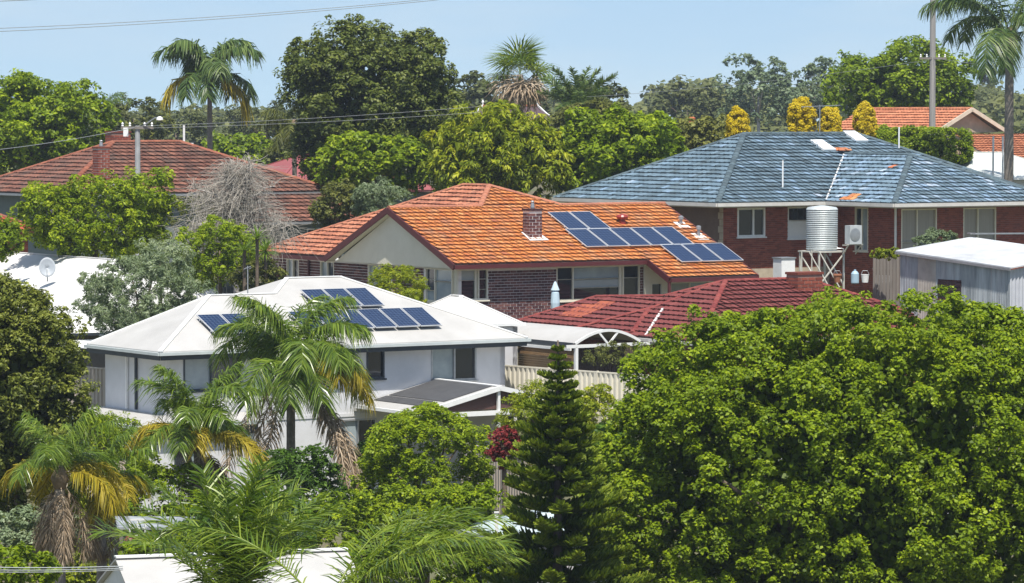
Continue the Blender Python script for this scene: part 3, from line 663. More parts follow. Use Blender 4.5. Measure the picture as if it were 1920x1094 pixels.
# water tank on its stand
def hb(x, y, z): return HB.matrix_basis @ Vector((x, y, z))
Mb = lambda o: setattr(o, 'rotation_euler', (0, 0, TH0))
tp = PX(1541, 470, 164)
tk = empty('water_tank', tp, TH0, 'round ribbed grey rainwater tank standing on a metal frame', 'water tank')
pr = [(.66, 0)]
for i in range(22): z = .04 + i * .082; pr += [(.645, z), (.69, z + .02), (.70, z + .04), (.69, z + .06)]
pr += [(.66, 1.86), (.64, 1.9), (.1, 1.98)]
mb = MB(); mb.lathe(pr, 40); mb.build('tank_body', mat('weathered galvanised', (.62, .66, .66), .5, (.46, .50, .50), 3, metal=.25), tk, smooth=False)
mb = MB(); mb.tube([(.4, -.56, .1), (.62, -.75, .1), (.62, -.75, -1.2)], .035, 6); mb.build('outlet_pipe', GREYMETAL, tk)
ts = empty('tank_stand', tp, TH0, 'pale metal stand with diagonal braces under the water tank', 'stand')
PMET = mat('pale painted steel', (.55, .53, .47), .5, (.42, .40, .35), 4)
zb = float(gz(tp.x, tp.y)) - tp.z
mb = MB(); mb.box(-.75, .75, -.75, .75, -.07, -.004); mb.build('platform', PMET, ts)
for x in (-.68, .68):
    for y in (-.68, .68):
        mb = MB(); mb.bar((x, y, -.07), (x, y, zb), .07); mb.build('leg', PMET, ts)
    mb = MB(); mb.bar((x, -.68, -1.5), (x, .68, -.12), .05); mb.build('brace', PMET, ts)
mb = MB(); mb.bar((-.68, -.70, -1.5), (.68, -.70, -.12), .05); mb.build('brace', PMET, ts)
rl = empty('stair_railing', PX(1503, 522, 162), TH0, 'bent pale pipe railing beside the tank stand', 'railing')
for dx in (0, .55): 
    mb = MB(); mb.tube([(dx, 0, -.6), (dx, 0, 1.2), (dx + .25, -.2, 1.15), (dx + .9, -.8, -.4)], .03, 6); mb.build('rail', PMET, rl)
ac = empty('air_conditioner', PX(1600, 458, 163.5), TH0, 'grey air conditioner unit on a bracket next to the water tank', 'air conditioner')
mb = MB(); mb.box(-.33, .33, -.18, .18, 0, .82); mb.build('casing', mat('grey casing', (.50, .53, .54), .5), ac)
mb = MB(); mb.lathe([(.26, 0), (.28, .02), (.1, .03)], 20); o = mb.build('fan_grille', GREYMETAL, ac); o.rotation_euler = (R(90), 0, 0); o.location = (-.05, -.181, .42)
mb = MB(); mb.bar((-.35, -.1, -.05), (-.35, .3, -.05), .05).bar((.35, -.1, -.05), (.35, .3, -.05), .05).bar((-.45, -.1, -.02), (.45, -.1, -.02), .05, .035).bar((-.35, -.1, -.05), (-.35, .3, -.45), .04).bar((.35, -.1, -.05), (.35, .3, -.45), .04); mb.build('bracket', PMET, ac)
cl = empty('clothes_line', PX(1752, 440, 158), TH0, 'thin metal clothes line arm sticking out near the shed', 'clothes line')
pc = PX(1862, 435, 152)
cl.location = PX(1925, 438, 150); mb = MB(); mb.bar((0, 0, 0), (-2.6, .4, .02), .06).bar((0, 0, -.02), (0, 0, -4.5), .08).bar((-2.55, .1, .03), (-2.45, .75, .03), .05); mb.build('frame', GREYMETAL, cl)
ug = empty('white_cabinet', PX(1470, 522, 160), TH0, 'small white outdoor cabinet standing below the tank', 'cabinet')
mb = MB(); mb.box(-.36, .36, -.3, .3, -.3, .85); mb.build('body', WHITE, ug); mb = MB(); mb.box(-.4, .4, -.34, .34, .85, .9); mb.build('lid', GREYMETAL, ug)

# corrugated shed
sp = PX(1688, 472, 147)
SH = empty('corrugated_shed', sp, TH0, 'weathered grey corrugated iron shed with a white sloping roof', 'shed')
GALV = mat('galvanised iron sheet', (.46, .49, .51), .5, (.20, .22, .235), 2.2, 1.2, metal=.3, stretch=(1.5, 1.5, .18))
def corrugated(mb, p0, d, out, L, z0, z1, pitch=.1, amp=.018):
    n = int(L / pitch * 4); vs = []; d = Vector(d); out = Vector(out); p0 = Vector(p0)
    for i in range(n + 1):
        a = L * i / n; o = p0 + d * a + out * (amp * math.sin(2 * math.pi * a / pitch))
        za = z1 + (0 if not callable(z1) else 0) if not callable(z1) else z1(a)
        vs += [o + Vector((0, 0, z0)), o + Vector((0, 0, za))]
    mb.add(vs, [(2 * i, 2 * i + 2, 2 * i + 3, 2 * i + 1) for i in range(n)])
# side facing left: front (near) corner is lower; sheets each their own part
LL = 6.6; DR = lambda y: -.5 * (-y) / LL
for k in range(6):
    a0, a1 = k * LL / 6, (k + 1) * LL / 6
    mb = MB(); corrugated(mb, (0 + .004 * (k % 2), -a0, 0), (0, -1, 0), (-1, 0, 0), a1 - a0, -3 if k != 3 else -3, lambda a, a0=a0: -.08 - .42 * (a0 + a) / LL); mb.build('wall_sheet', [GALV, mat('rust stained sheet', (.47, .44, .39), .6, (.34, .31, .27), 2, metal=.2)][k in (1,)], SH)
for k in range(4):
    mb = MB(); corrugated(mb, (k * .9, -LL, 0), (1, 0, 0), (0, -1, 0), .9, -3, lambda a, k=k: -.5 + .12 * (k * .9 + a), .18, .03); mb.build('front_sheet', mat('pale painted sheet', (.50, .51, .54), .5, (.40, .41, .45), 2), SH)
mb = MB(); mb.slab([(-.15, .1, 0.0), (-.15, -LL - .2, -.44), (3.7, -LL - .2, 0.02), (3.7, .1, .46)], (0, 0, .05)); mb.build('roof_sheet', mat('weathered white sheet', (.60, .61, .62), .5, (.40, .41, .42), 1.1), SH)
mb = MB(); mb.bar((-.17, .1, -.05), (-.17, -LL - .2, -.47), .05, .1); mb.build('fascia', GREYMETAL, SH)
wsd = Wall((0, -2.2, 0), (0, -1, 0), (-1, 0, 0)); window(SH, wsd, .15, 1.55, -1.75, -1.0, mat('brown window frame', (.12, .06, .04), .6), [(0, .5, 0, 1, GLASS), (.5, 1, 0, 1, GLASS)], depth=.04)
wse = Wall((0, -LL, 0), (1, 0, 0), (0, -1, 0)); window(SH, wse, 1.35, 2.4, -1.7, -.85, WHITE, [(0, .5, 0, 1, GLASS), (.5, 1, 0, 1, GLASS)], depth=.04)
pf = empty('timber_fence', PX(1637, 520, 150), TH0, 'short grey paling fence beside the corrugated shed', 'fence')
for i in range(9):
    mb = MB(); mb.box(i * .17, i * .17 + .145, -.012, .012, -1.3, .75 + .06 * rng.random()); mb.build('paling', TIMBER, pf)
mb = MB(); mb.box(0, 1.5, .013, .05, .3, .38); mb.build('rail', TIMBER, pf)

# ================================================================== dark red tiled house and its patio
AR = PX(1235, 636, 141)
HR = empty('brick_house', AR, TH0, 'low house with dark red tiled roof behind the cream fence', 'house'); HR.scale = (1.052,) * 3
rr = empty('roof', (0, 0, 0)); rr.parent = HR
def r_tint(r, pri, a, b, n): return .985 if r.random() < .0005 else min(.95, max(0, r.gauss(.5, .25)))
PR = [([(0, 10.23, 0), (0, 3.95, 0), (3.04, 3.95, 1.29), (2.64, 7.85, 1.12)], (0, -1, 0), (0, 0, 0), 4),
      ([(0, 3.95, 0), (0, -2.4, 0), (4.48, 2.06, 1.9), (3.04, 3.95, 1.29)], (0, -1, 0), (0, 0, 0), 5),
      ([(0, -2.4, 0), (12.6, -2.4, 0), (8.1, 2.06, 1.9), (4.48, 2.06, 1.9)], (1, 0, 0), (0, -2.4, 0), 4),
      ([(12.6, -2.4, 0), (12.6, 6.5, 0), (8.1, 2.06, 1.9)], (0, 1, 0), (12.6, 0, 0), 1),
      ([(12.6, 6.5, 0), (5.9, 6.5, 0), (3.04, 3.95, 1.29), (4.48, 2.06, 1.9), (8.1, 2.06, 1.9)], (1, 0, 0), (0, 6.5, 0), 0),
      ([(0, 10.23, 0), (2.64, 7.85, 1.12), (5.3, 10.23, 0)], (1, 0, 0), (0, 10.23, 0), 0),
      ([(5.3, 10.23, 0), (2.64, 7.85, 1.12), (3.04, 3.95, 1.29), (5.9, 6.5, 0)], (0, 1, 0), (5.3, 10.23, 0), 0)]
tile_planes(rr, PR, T_RED, rng, 300, r_tint)
T_BROWN2 = piece_mat('faded orange tile', [(0, (.26, .06, .04)), (1, (.42, .12, .06))], (.22, .05, .04), 2, .5)
mb = MB(); an = math.atan(SL)
for i in range(5):
    for j in range(4 - (i > 2)):
        mb.box(0, .3, 0, .35, .05, .075, Matrix.Translation((.95 + j * .33, 6.6 + i * .32 - j * .1, (.95 + j * .33) * SL)) @ Matrix.Rotation(R(-90), 4, 'Z') @ Matrix.Rotation(an, 4, 'X'), .5 + .4 * rng.random())
o = mb.build('replacement_tiles', T_BROWN2, rr); o['kind'] = 'stuff'
ridge_caps(rr, [((0, 10.23, 0), (2.64, 7.85, 1.12)), ((2.64, 7.85, 1.12), (3.04, 3.95, 1.29)), ((3.04, 3.95, 1.29), (4.48, 2.06, 1.9)), ((0, -2.4, 0), (4.48, 2.06, 1.9)), ((4.48, 2.06, 1.9), (8.1, 2.06, 1.9)), ((8.1, 2.06, 1.9), (12.6, -2.4, 0)), ((8.1, 2.06, 1.9), (12.6, 6.5, 0)),
                ((.1, 5.6, .08), (1.99, 3.43, .87)), ((.17, 1.92, .1), (1.99, 3.43, .87)), ((2.0, 3.4, .87), (4.4, 2.15, 1.87))], ROOFCAP_R, rng, .11)
mb = MB()
for i in range(12): a, b = i / 12, (i + .75) / 12; mb.bar((.06 + 2.0 * a, .92 + 1.7 * a, .07 + .87 * a), (.06 + 2.0 * b, .92 + 1.7 * b, .07 + .87 * b), .07 + .04 * rng.random(), .05)
mb.build('valley_mortar', LEADW, rr)
gutter(rr, [(-.06, 10.23, -.07), (-.06, -2.46, -.07), (12.6, -2.46, -.07)], GUTB)
for W0, L0 in ((Wall((.5, 9.8, 0), (0, -1, 0), (-1, 0, 0)), 11.6), (Wall((.5, -1.8, 0), (1, 0, 0), (0, -1, 0)), 11.6)):
    wall_body(HR, W0, L0, -3.4, -.2, REDMORTAR); brickwork(HR, W0, L0, -3.4, -.2, B_RED, rng)
chimney(HR, 7.65, 1.4, 1.0, 2.12, 1.15, .7, B_RED, REDMORTAR)
# bow-trussed patio between the red roof and the fence
pp = PX(1078, 650, 139.5)
PA = empty('bow_patio', pp, TH0, 'white patio cover with a curved bow truss in front of the red roof', 'patio roof')
n = 14; Wp = 2.95; hp = .46; Lp = 5.6
arc = [(Wp * i / n, hp * math.sin(math.pi * i / n) ** .9 + .12) for i in range(n + 1)]
vs = [(x, y, z) for x, z in arc for y in (0, Lp)]
mb = MB(); mb.add(vs, [(2 * i, 2 * i + 2, 2 * i + 3, 2 * i + 1) for i in range(n)]); b0 = len(mb.v); mb.add([(x, y, z - .03) for x, y, z in vs], [(2 * i, 2 * i + 1, 2 * i + 3, 2 * i + 2) for i in range(n)])
mb.build('curved_roof', WHITE_ROOF, PA)
mb = MB()
for (x0, z0), (x1, z1) in zip(arc, arc[1:]): mb.bar((x0, -.03, z0 - .02), (x1, -.03, z1 - .02), .06, .1)
mb.build('bow_chord', WHITE, PA)
mb = MB(); mb.bar((-.4, -.03, -.0), (Wp + .9, -.03, 0), .06, .12); mb.build('bottom_chord', WHITE, PA)
for x0, x1 in ((1.05, 1.5), (1.95, 1.5)):
    mb = MB(); mb.bar((x0, -.03, .50), (x1, -.03, .03), .05, .07); mb.build('web_strut', WHITE, PA)
for x, y in ((.05, 0), (Wp, 0), (.05, 4.2)):
    mb = MB(); mb.bar((x, y, -.02), (x, y, -3.2), .12); mb.build('post', WHITE, PA)
gutter(PA, [(-.06, 0.1, .03), (-.06, Lp, .03)], DARKTRIM, 'side_beam', .06, .2)
gutter(PA, [(-.12, 0.1, -.12), (-.12, Lp, -.12)], WHITE, 'beam', .07, .1)
bl = empty('bamboo_blind', PA.location, TH0, 'tan slatted blind hanging between the patio posts', 'blind')
TAN = mat('tan slat', (.36, .22, .10), .7, (.28, .165, .075), 5)
for i in range(16):
    mb = MB(); mb.box(.1, .14, .25, 4.05, -.24 - i * .085, -.165 - i * .085); mb.build('slat', TAN, bl)
bl2 = empty('bamboo_blind', PA.location, TH0, 'tan slatted blind past the far patio post next to the white house', 'blind')
for i in range(16):
    mb = MB(); mb.box(.1, .14, 4.35, 5.5, -.24 - i * .085, -.165 - i * .085); mb.build('slat', TAN, bl2)
BRF = mat('dark brown sheet', (.09, .06, .05), .7, (.06, .04, .035))
mb = MB(); corrugated(mb, (.2, 1.2, 0), (1, 0, 0), (0, -1, 0), 3.6, -2.8, -.15, .2, .04); o = mb.build('brown_screen', BRF, PA)

def steel_fence(name, p0, p1, z, hgt, m, label, pitch=.24, post=2.35):
    p0, p1 = Vector(p0), Vector(p1); d = p1 - p0; d.z = 0; L = d.length; d.normalize(); out = Vector((d.y, -d.x, 0))
    rt = empty(name, (p0.x, p0.y, z), math.atan2(d.y, d.x), label, 'fence'); k = max(1, round(L / post))
    for i in range(k):
        a0, a1 = L * i / k, L * (i + 1) / k; nn = int((a1 - a0) / pitch); mb = MB(); vs = []
        for j in range(nn):
            u = a0 + .03 + (a1 - a0 - .06) * j / nn; w_ = (a1 - a0 - .06) / nn
            for f, dd in ((0, 0), (.38, 0), (.5, -.045), (.88, -.045), (1, 0)): vs.append((u + w_ * f, dd))
        V = [(x, y, zz) for x, y in vs for zz in (-hgt, -.04)]
        mb.add(V, [(2 * q_, 2 * q_ + 2, 2 * q_ + 3, 2 * q_ + 1) for q_ in range(len(vs) - 1)]); mb.build('fence_panel', m, rt)
        mb = MB(); mb.box(a0 + .03, a1 - .03, -.05, .02, -.05, .0); mb.build('top_rail', m, rt)
    for i in range(k + 1):
        mb = MB(); mb.box(L * i / k - .03, L * i / k + .03, -.055, .03, -hgt - .3, .02); mb.build('post', m, rt)
    return rt
CREAMF = mat('cream steel fence', (.72, .67, .54), .5, (.64, .59, .47), 1.5)
BEIGEF = mat('beige steel fence', (.50, .43, .37), .5, (.43, .37, .32), 1.5)
f0 = PX(940, 684, 138.5); f1 = PX(1215, 687, 133)
steel_fence('steel_fence', f0, f1, f0.z, 1.9, CREAMF, 'cream ribbed steel fence below the bow patio, behind the pine')
f0 = PX(100, 681, 141); f1 = PX(200, 682, 138); steel_fence('steel_fence', f0, f1, f0.z, 2.4, BEIGEF, 'beige steel fence against the left end of the white house')
f0 = PX(868, 828, 118); f1 = PX(985, 850, 112); steel_fence('steel_fence', f0, f1, f0.z, 2.0, BEIGEF, 'beige steel fence behind the round bright green shrub')
# ================================================================== other houses
def hip_sheet_house(name, label, A, rot, xs, ys, rise, m, wallm, wallh, inset=.55, ridge=None, gut=GUTW, cat='house'):
    rt = empty(name, A, rot, label, cat); (x0, x1), (y0, y1) = xs, ys
    d = min(x1 - x0, y1 - y0) / 2
    if x1 - x0 > y1 - y0: a, b = (x0 + d, y0 + d, rise), (x1 - d, y0 + d, rise)
    else: a, b = (x0 + d, y0 + d, rise), (x0 + d, y1 - d, rise)
    c = [(x0, y0, 0), (x1, y0, 0), (x1, y1, 0), (x0, y1, 0)]
    if x1 - x0 > y1 - y0: polys = [[c[0], c[1], b, a], [c[1], c[2], b], [c[2], c[3], a, b], [c[3], c[0], a]]
    else: polys = [[c[0], c[1], a], [c[1], c[2], b, a], [c[2], c[3], b], [c[3], c[0], a, b]]
    r = empty('roof', (0, 0, 0)); r.parent = rt; sheet(r, polys, m)
    caps = [(a, b)] if (Vector(a) - Vector(b)).length > .1 else []
    caps += [(c[i], a if (Vector(c[i]) - Vector(a)).length < (Vector(c[i]) - Vector(b)).length else b) for i in range(4)]
    hipcaps_sheet(r, caps, m); gutter(r, [c[3], c[0], c[1], c[2]], gut)
    for W0, L0 in ((Wall((x0 + inset, y0 + inset, 0), (1, 0, 0), (0, -1, 0)), x1 - x0 - 2 * inset), (Wall((x0 + inset, y1 - inset, 0), (0, -1, 0), (-1, 0, 0)), y1 - y0 - 2 * inset), (Wall((x1 - inset, y0 + inset, 0), (0, 1, 0), (1, 0, 0)), y1 - y0 - 2 * inset)):
        wall_body(rt, W0, L0, -wallh, -.1, wallm)
    return rt
HL = hip_sheet_house('white_roofed_house', 'house with broad white sheet metal roof and satellite dish, at the left edge', PX(88, 630, 150), TH0, (0, 12.8), (0, 26), 2.72, BRIGHT_ROOF, mat('dark wall', (.12, .11, .10), .8), 2.8, gut=DARKTRIM)  # walls in one even dark colour
# satellite dish
dp = HL.matrix_basis @ Vector((2.95, 8.6, 2.95 * .425))
dp = PX(89, 524, 158.5)
SD = empty('satellite_dish', dp, 0, 'grey round satellite dish on the white roof', 'satellite dish')
mb = MB(); mb.tube([(0, 0, -.1), (0, 0, .25), (0, -.12, .42)], .03, 6); mb.build('mast', GREYMETAL, SD)
pr = [(.02, 0), (.17, .015), (.32, .06), (.38, .1), (.385, .105), (.37, .09)]
mb = MB()
n = 28; vs = [(r * math.cos(2 * math.pi * k / n) * .92, r * math.sin(2 * math.pi * k / n) * 1.1, z) for r, z in [(.02, 0), (.17, .015), (.30, .055), (.385, .1)] for k in range(n)]
mb.add(vs, [(i * n + k, i * n + (k + 1) % n, (i + 1) * n + (k + 1) % n, (i + 1) * n + k) for i in range(3) for k in range(n)] + [tuple(range(n))])
o = mb.build('dish', mat('grey dish paint', (.36, .39, .42), .5, (.30, .33, .36)), SD, smooth=True); o.location = (0, -.1, .5); o.rotation_euler = (R(78), 0, R(12))
so = o.modifiers.new('thickness', 'SOLIDIFY'); so.thickness = .015
mb = MB(); mb.tube([(0, -.1, .15), (.05, -.55, .28), (.06, -.6, .45)], .015, 6); mb.build('feed_arm', GREYMETAL, SD)

# small white roof between the white and the orange house
hs = hip_sheet_house('white_garage', 'small white roofed outbuilding between white and orange-roofed houses', PX(872, 612, 141), TH0, (-.8, 2.7), (0, 4.2), 1.05, BRIGHT_ROOF, RENDER, 2.6, .2, gut=WHITE, cat='outbuilding')
um = empty('folded_umbrella', PX(1041, 582, 152.5), 0, 'folded pale blue garden umbrella by the big window', 'umbrella')
mb = MB(); mb.lathe([(.03, 0), (.17, .02), (.19, .3), (.16, .72), (.11, .78), (.18, .82), (.06, 1.12), (.02, 1.18)], 12); mb.build('canopy', mat('pale blue cloth', (.50, .64, .70), .8, (.42, .55, .62), 6), um)
mb = MB(); mb.tube([(0, 0, -1.4), (0, 0, .05)], .025, 6); mb.build('pole', WHITE, um)

# brown tiled house at the back left
AN = PX(112, 366, 185)
HN = empty('brick_house', AN, TH0, 'old house with weathered brown tiled hip roof behind the purple-flecked tree', 'house')
rn = empty('roof', (0, 0, 0)); rn.parent = HN; k = 6.0; LX = 15.9; hh = k * SL
PN = [([(0, 0, 0), (LX, 0, 0), (LX - k, k, hh), (k, k, hh)], (1, 0, 0), (0, 0, 0), 5),
      ([(0, 12, 0), (0, 0, 0), (k, k, hh)], (0, -1, 0), (0, 0, 0), 4.5),
      ([(LX, 0, 0), (LX, 12, 0), (LX - k, k, hh)], (0, 1, 0), (LX, 0, 0), 0), ([(LX, 12, 0), (0, 12, 0), (k, k, hh), (LX - k, k, hh)], (-1, 0, 0), (0, 12, 0), 0),
      ([(8.4, -3.2, -1.45), (LX - .6, -3.2, -1.45), (LX - .6, -.02, -.12), (8.4, -.02, -.12)], (1, 0, 0), (8.4, -3.2, -1.45), 5)]
tile_planes(rn, PN, T_BROWN, rng, 300, ts=1.3)
ridge_caps(rn, [((0, 0, 0), (k, k, hh)), ((k, k, hh), (LX - k, k, hh)), ((LX - k, k, hh), (LX, 0, 0)), ((0, 12, 0), (k, k, hh)), ((8.4, -3.2, -1.42), (8.4, 0, -.1)), ((LX - .6, -3.2, -1.42), (LX - .6, 0, -.1))], ROOFCAP_N, rng, .16)
gutter(rn, [(-.06, 12, -.07), (-.06, -.06, -.07), (LX + .06, -.06, -.07), (LX + .06, 12, -.07)], GREYMETAL)
gutter(rn, [(8.4, -3.26, -1.5), (LX - .55, -3.26, -1.5)], GREYMETAL)
GG = mat('grey green wall', (.16, .19, .18), .8, (.12, .145, .14))
for W0, L0 in ((Wall((.6, .6, 0), (1, 0, 0), (0, -1, 0)), LX - 1.2), (Wall((.6, 11.4, 0), (0, -1, 0), (-1, 0, 0)), 10.8)): wall_body(HN, W0, L0, -4.2, -.1, GG)
wv = Wall((10.2, -2.6, 0), (1, 0, 0), (0, -1, 0)); wall_body(HN, wv, 4.9, -4.4, -1.5, GG, 'verandah_wall', holes=[(2.4, 4.4, -3.4, -1.8)]); window(HN, wv, 2.4, 4.4, -3.4, -1.8, WHITE, [(0, .5, 0, 1, GLASS), (.5, 1, 0, 1, GLASS)])
def hn(px, py, y): return None
chimney(HN, 7.1, 7.6, 1.4, 3.05, 1.1, .7, B_RED, REDMORTAR)
chimney(HN, 2.75, .9, .2, 2.3, .62, .62, B_RED, MORTAR, pot=.1)
HN2 = empty('brick_house', PX(80, 432, 168), TH0, 'corner of a house with bright red tiles at the left edge', 'house')
rn2 = empty('roof', (0, 0, 0)); rn2.parent = HN2; T_BRED = piece_mat('bright red tile', [(0, (.30, .05, .03)), (1, (.46, .09, .05))], (.3, .07, .05), 1, .4)
tile_planes(rn2, [([(-7, 0, 0), (0, 0, 0), (-3.5, 3.5, 1.6)], (1, 0, 0), (-7, 0, 0), 4), ([(0, 0, 0), (0, 7, 0), (-3.5, 3.5, 1.6)], (0, 1, 0), (0, 0, 0), 2)], T_BRED, rng, 120)
ridge_caps(rn2, [((0, 0, 0), (-3.5, 3.5, 1.6))], ROOFCAP_N, rng)
gutter(rn2, [(-7, -.06, -.07), (.06, -.06, -.07), (.06, 7, -.07)], MAROON)
for W0, L0 in ((Wall((-6.5, .5, 0), (1, 0, 0), (0, -1, 0)), 6.0), (Wall((-.5, .5, 0), (0, 1, 0), (1, 0, 0)), 6)): wall_body(HN2, W0, L0, -3, -.1, REDMORTAR); brickwork(HN2, W0, L0, -3, -.1, B_RED, rng)
# maroon metal roof behind
MMR = mat('maroon roof sheet', (.30, .085, .085), .5, (.26, .07, .07), 1)
hip_sheet_house('maroon_roofed_house', 'house with plain maroon sheet roof half hidden by the big dark tree', PX(505, 362, 216), TH0, (0, 12), (0, 10), 2.15, MMR, GG, 3, gut=MAROON)
# gabled orange house far right
AE = PX(1757, 246, 236)
HE = empty('brick_house', AE, TH0, 'far house with orange tiles and a cream gable behind the hedge', 'house')
re_ = empty('roof', (0, 0, 0)); re_.parent = HE; GW, GR_, GL = 5.6, 1.42, 11.0; sE = GR_ / (GW / 2)
tile_planes(re_, [([(0, GL, 0), (0, 0, 0), (GW / 2, 0, GR_), (GW / 2, GL, GR_)], (0, -1, 0), (0, 0, 0), 5), ([(GW, 0, 0), (GW, GL, 0), (GW / 2, GL, GR_), (GW / 2, 0, GR_)], (0, 1, 0), (GW, 0, 0), 1)], T_FAR, rng, 200)
boards(re_, [((-.1, -.1, -.02), (GW / 2, -.1, GR_)), ((GW / 2, -.1, GR_), (GW + .1, -.1, -.02))], mat('cream barge', (.66, .56, .44), .6), 'barge_board', .08, .24, -.05)
mb = MB(); mb.slab([(.3, .35, -.1), (GW - .3, .35, -.1), (GW / 2, .35, GR_ - .15)], (0, .1, 0)); mb.build('gable', mat('peach render', (.50, .38, .28), .8), HE)
ridge_caps(re_, [((GW / 2, 0, GR_), (GW / 2, GL, GR_))], T_FAR, rng)
tile_planes(re_, [([(1.3, -4.2, -1.95), (9, -4.2, -1.95), (9, -.2, -.25), (1.3, -.2, -.25)], (1, 0, 0), (1.3, -4.2, -1.95), 4)], T_FAR, rng, 100, None, 'lower_tile')
for W0, L0 in ((Wall((.3, .5, 0), (1, 0, 0), (0, -1, 0)), GW - .6), (Wall((.3, GL, 0), (0, -1, 0), (-1, 0, 0)), GL - .5), (Wall((1.7, -3.7, 0), (1, 0, 0), (0, -1, 0)), 7)): wall_body(HE, W0, L0, -5, -.3 if W0.o.y > 0 else -1.9, mat('peach render', (.50, .38, .28), .8))
# white roof far right
HF = hip_sheet_house('white_roofed_house', 'white hip roof just above the right end of the blue roof', PX(1812, 337, 205), TH0, (0, 9), (0, 7), 1.45, mat('off white roof', (.62, .64, .60), .5, (.55, .57, .54)), RENDER, 3, gut=WHITE)
for i, (px, t) in enumerate(((1862, 'left'), (1880, 'right'))):
    o = empty('vent_pipe', PX(px, 332, 203), 0, f'tall thin white vent pipe at the far right, the {t} one of two', 'vent pipe', 'white vent pipes')
    mb = MB(); mb.tube([(0, 0, -1), (0, 0, 2.2)], .055, 8); mb.build('pipe', WHITE, o)
# gable peaks behind the mango tree
AG = PX(862, 233, 268)
HG = empty('brick_house', AG, 0, 'distant house with white barge boards rising behind the yellow-green mango tree', 'house')
q0, q1, q2 = PX(905, 200, 268) - AG, PX(1008, 199, 268) - AG, PX(1043, 226, 268) - AG
BM = mat('dark maroon roof', (.085, .05, .06), .7)
mb = MB(); mb.slab([(0, 0, 0), (q2.x, 0, q2.z), (q1.x, 1.8, q1.z), (q0.x, 1.8, q0.z)], (0, .05, -.05)); mb.build('roof_front', BM, HG)
mb = MB(); mb.slab([(0, 3.6, 0), (q2.x, 3.6, q2.z), (q1.x, 1.85, q1.z), (q0.x, 1.85, q0.z)], (0, .05, -.05)); mb.build('roof_back', BM, HG)
mb = MB(); mb.bar((q0.x, 1.8, q0.z + .05), (q1.x, 1.8, q1.z + .05), .25, .14); mb.build('ridge_capping', T_FAR, HG)
for a, b, s in (((0, -.05, 0), q0, -1), (q2, q1, 1)):
    a = Vector(a); b = Vector((b.x, 1.75, b.z)); mid = a.lerp(b, .5) - Vector((0, 0, .12)); mb = MB(); mb.bar(a, mid, .1, .2).bar(mid, b, .1, .2); mb.build('barge_board', WHITE, HG)
    mb = MB(); mb.lathe([(.06, 0), (.06, .25), (.1, .3), (.02, .5)], 8, tuple(b)); mb.build('finial', WHITE, HG)
mb = MB(); mb.box(.3, q2.x - .3, .6, 3.2, -4, -.2); mb.build('wall', RENDER, HG)
# chimney pot far away
cp = empty('chimney_stack', PX(1297, 238, 262), 0, 'lone orange chimney poking above the olive bushes', 'chimney')
mb = MB(); mb.box(-.25, .25, -.25, .25, -3, .1); mb.build('stack', B_RED, cp); mb = MB(); mb.lathe([(.22, .1), (.27, .2), (.2, .35), (.25, .5), (.27, .62), (.1, .7)], 12); mb.build('pot', mat('orange pot', (.5, .13, .05), .7), cp)

# bottom edge: white roof, small sheds, clutter
BR = empty('white_roofed_shed', PX(216, 1047, 84), R(17), 'white gabled roof at the bottom edge behind the palm fronds', 'shed')
Wg, Lg, Hg = 3.2, 5.4, 1.15
for s in (-1, 1):
    mb = MB(); mb.slab([(0, 0, 0), (0, s * Wg, -Hg), (Lg, s * Wg, -Hg), (Lg, 0, 0)][::s], (0, 0, -.05)); mb.build('roof_sheet', WHITE_ROOF, BR)
mb = MB(); mb.slab([(.12, -Wg + .1, -Hg - .02), (.12, Wg - .1, -Hg - .02), (.12, 0, -.07)], (.05, 0, 0)); mb.build('gable', WHITE, BR)
mb = MB(); mb.box(.14, Lg - .2, -Wg + .2, Wg - .2, -3, -Hg - .02); mb.build('wall', RENDER, BR)
mb = MB(); mb.bar((0, 0, .03), (Lg, 0, .03), .25, .04); mb.build('ridge_capping', WHITE, BR)
s2 = empty('old_shed', PX(262, 990, 97), R(8), 'low dark open shed with junk under its roof, behind white gable', 'shed')
mb = MB(); mb.slab([(-.6, -.3, .06), (1.7, -.3, 0), (1.7, 1.3, .12), (-.6, 1.3, .18)], (0, 0, -.06)); mb.build('roof_sheet', GALV, s2)
for i in range(11): mb = MB(); mb.box(-.55 + i * .2, -.55 + i * .2 + .17, 1.2, 1.23, -1.6, .1); mb.build('board', TIMBER, s2)
for x in (-.5, 1.6): mb = MB(); mb.bar((x, -.4, .0), (x, -.4, -2), .09); mb.build('post', TIMBER, s2)
jw = empty('old_window_frame', PX(258, 1005, 96.6), R(8), 'discarded white window frame leaning in the low dark shed', 'window frame')
mb = MB(); mb.bar((-.2, 0, 0), (.2, 0, 0), .04).bar((-.2, 0, .42), (.2, 0, .42), .04).bar((-.2, 0, 0), (-.2, 0, .42), .04).bar((.2, 0, 0), (.2, 0, .42), .04).bar((0, 0, 0), (0, 0, .42), .03).bar((-.2, 0, .2), (.2, 0, .2), .03); mb.build('frame', WHITE, jw)
jr = empty('gas_bottle', PX(244, 1037, 96.4), 0, 'dull red gas bottle in front of the low dark shed', 'gas bottle')
mb = MB(); mb.lathe([(.13, 0), (.15, .03), (.15, .34), (.1, .42), (.05, .44), (.05, .5)], 14); mb.build('body', mat('dull red', (.20, .03, .03), .5), jr)
s3 = empty('beige_shed', PX(172, 958, 104), R(15), 'little beige roofed shed between the yellow palms', 'shed')
mb = MB(); mb.slab([(-1, 0, 0), (1.2, 0, 0), (1.2, 1.4, .65), (-1, 1.4, .65)], (0, 0, -.05)); mb.build('roof_sheet', mat('beige sheet', (.42, .37, .31), .6), s3)
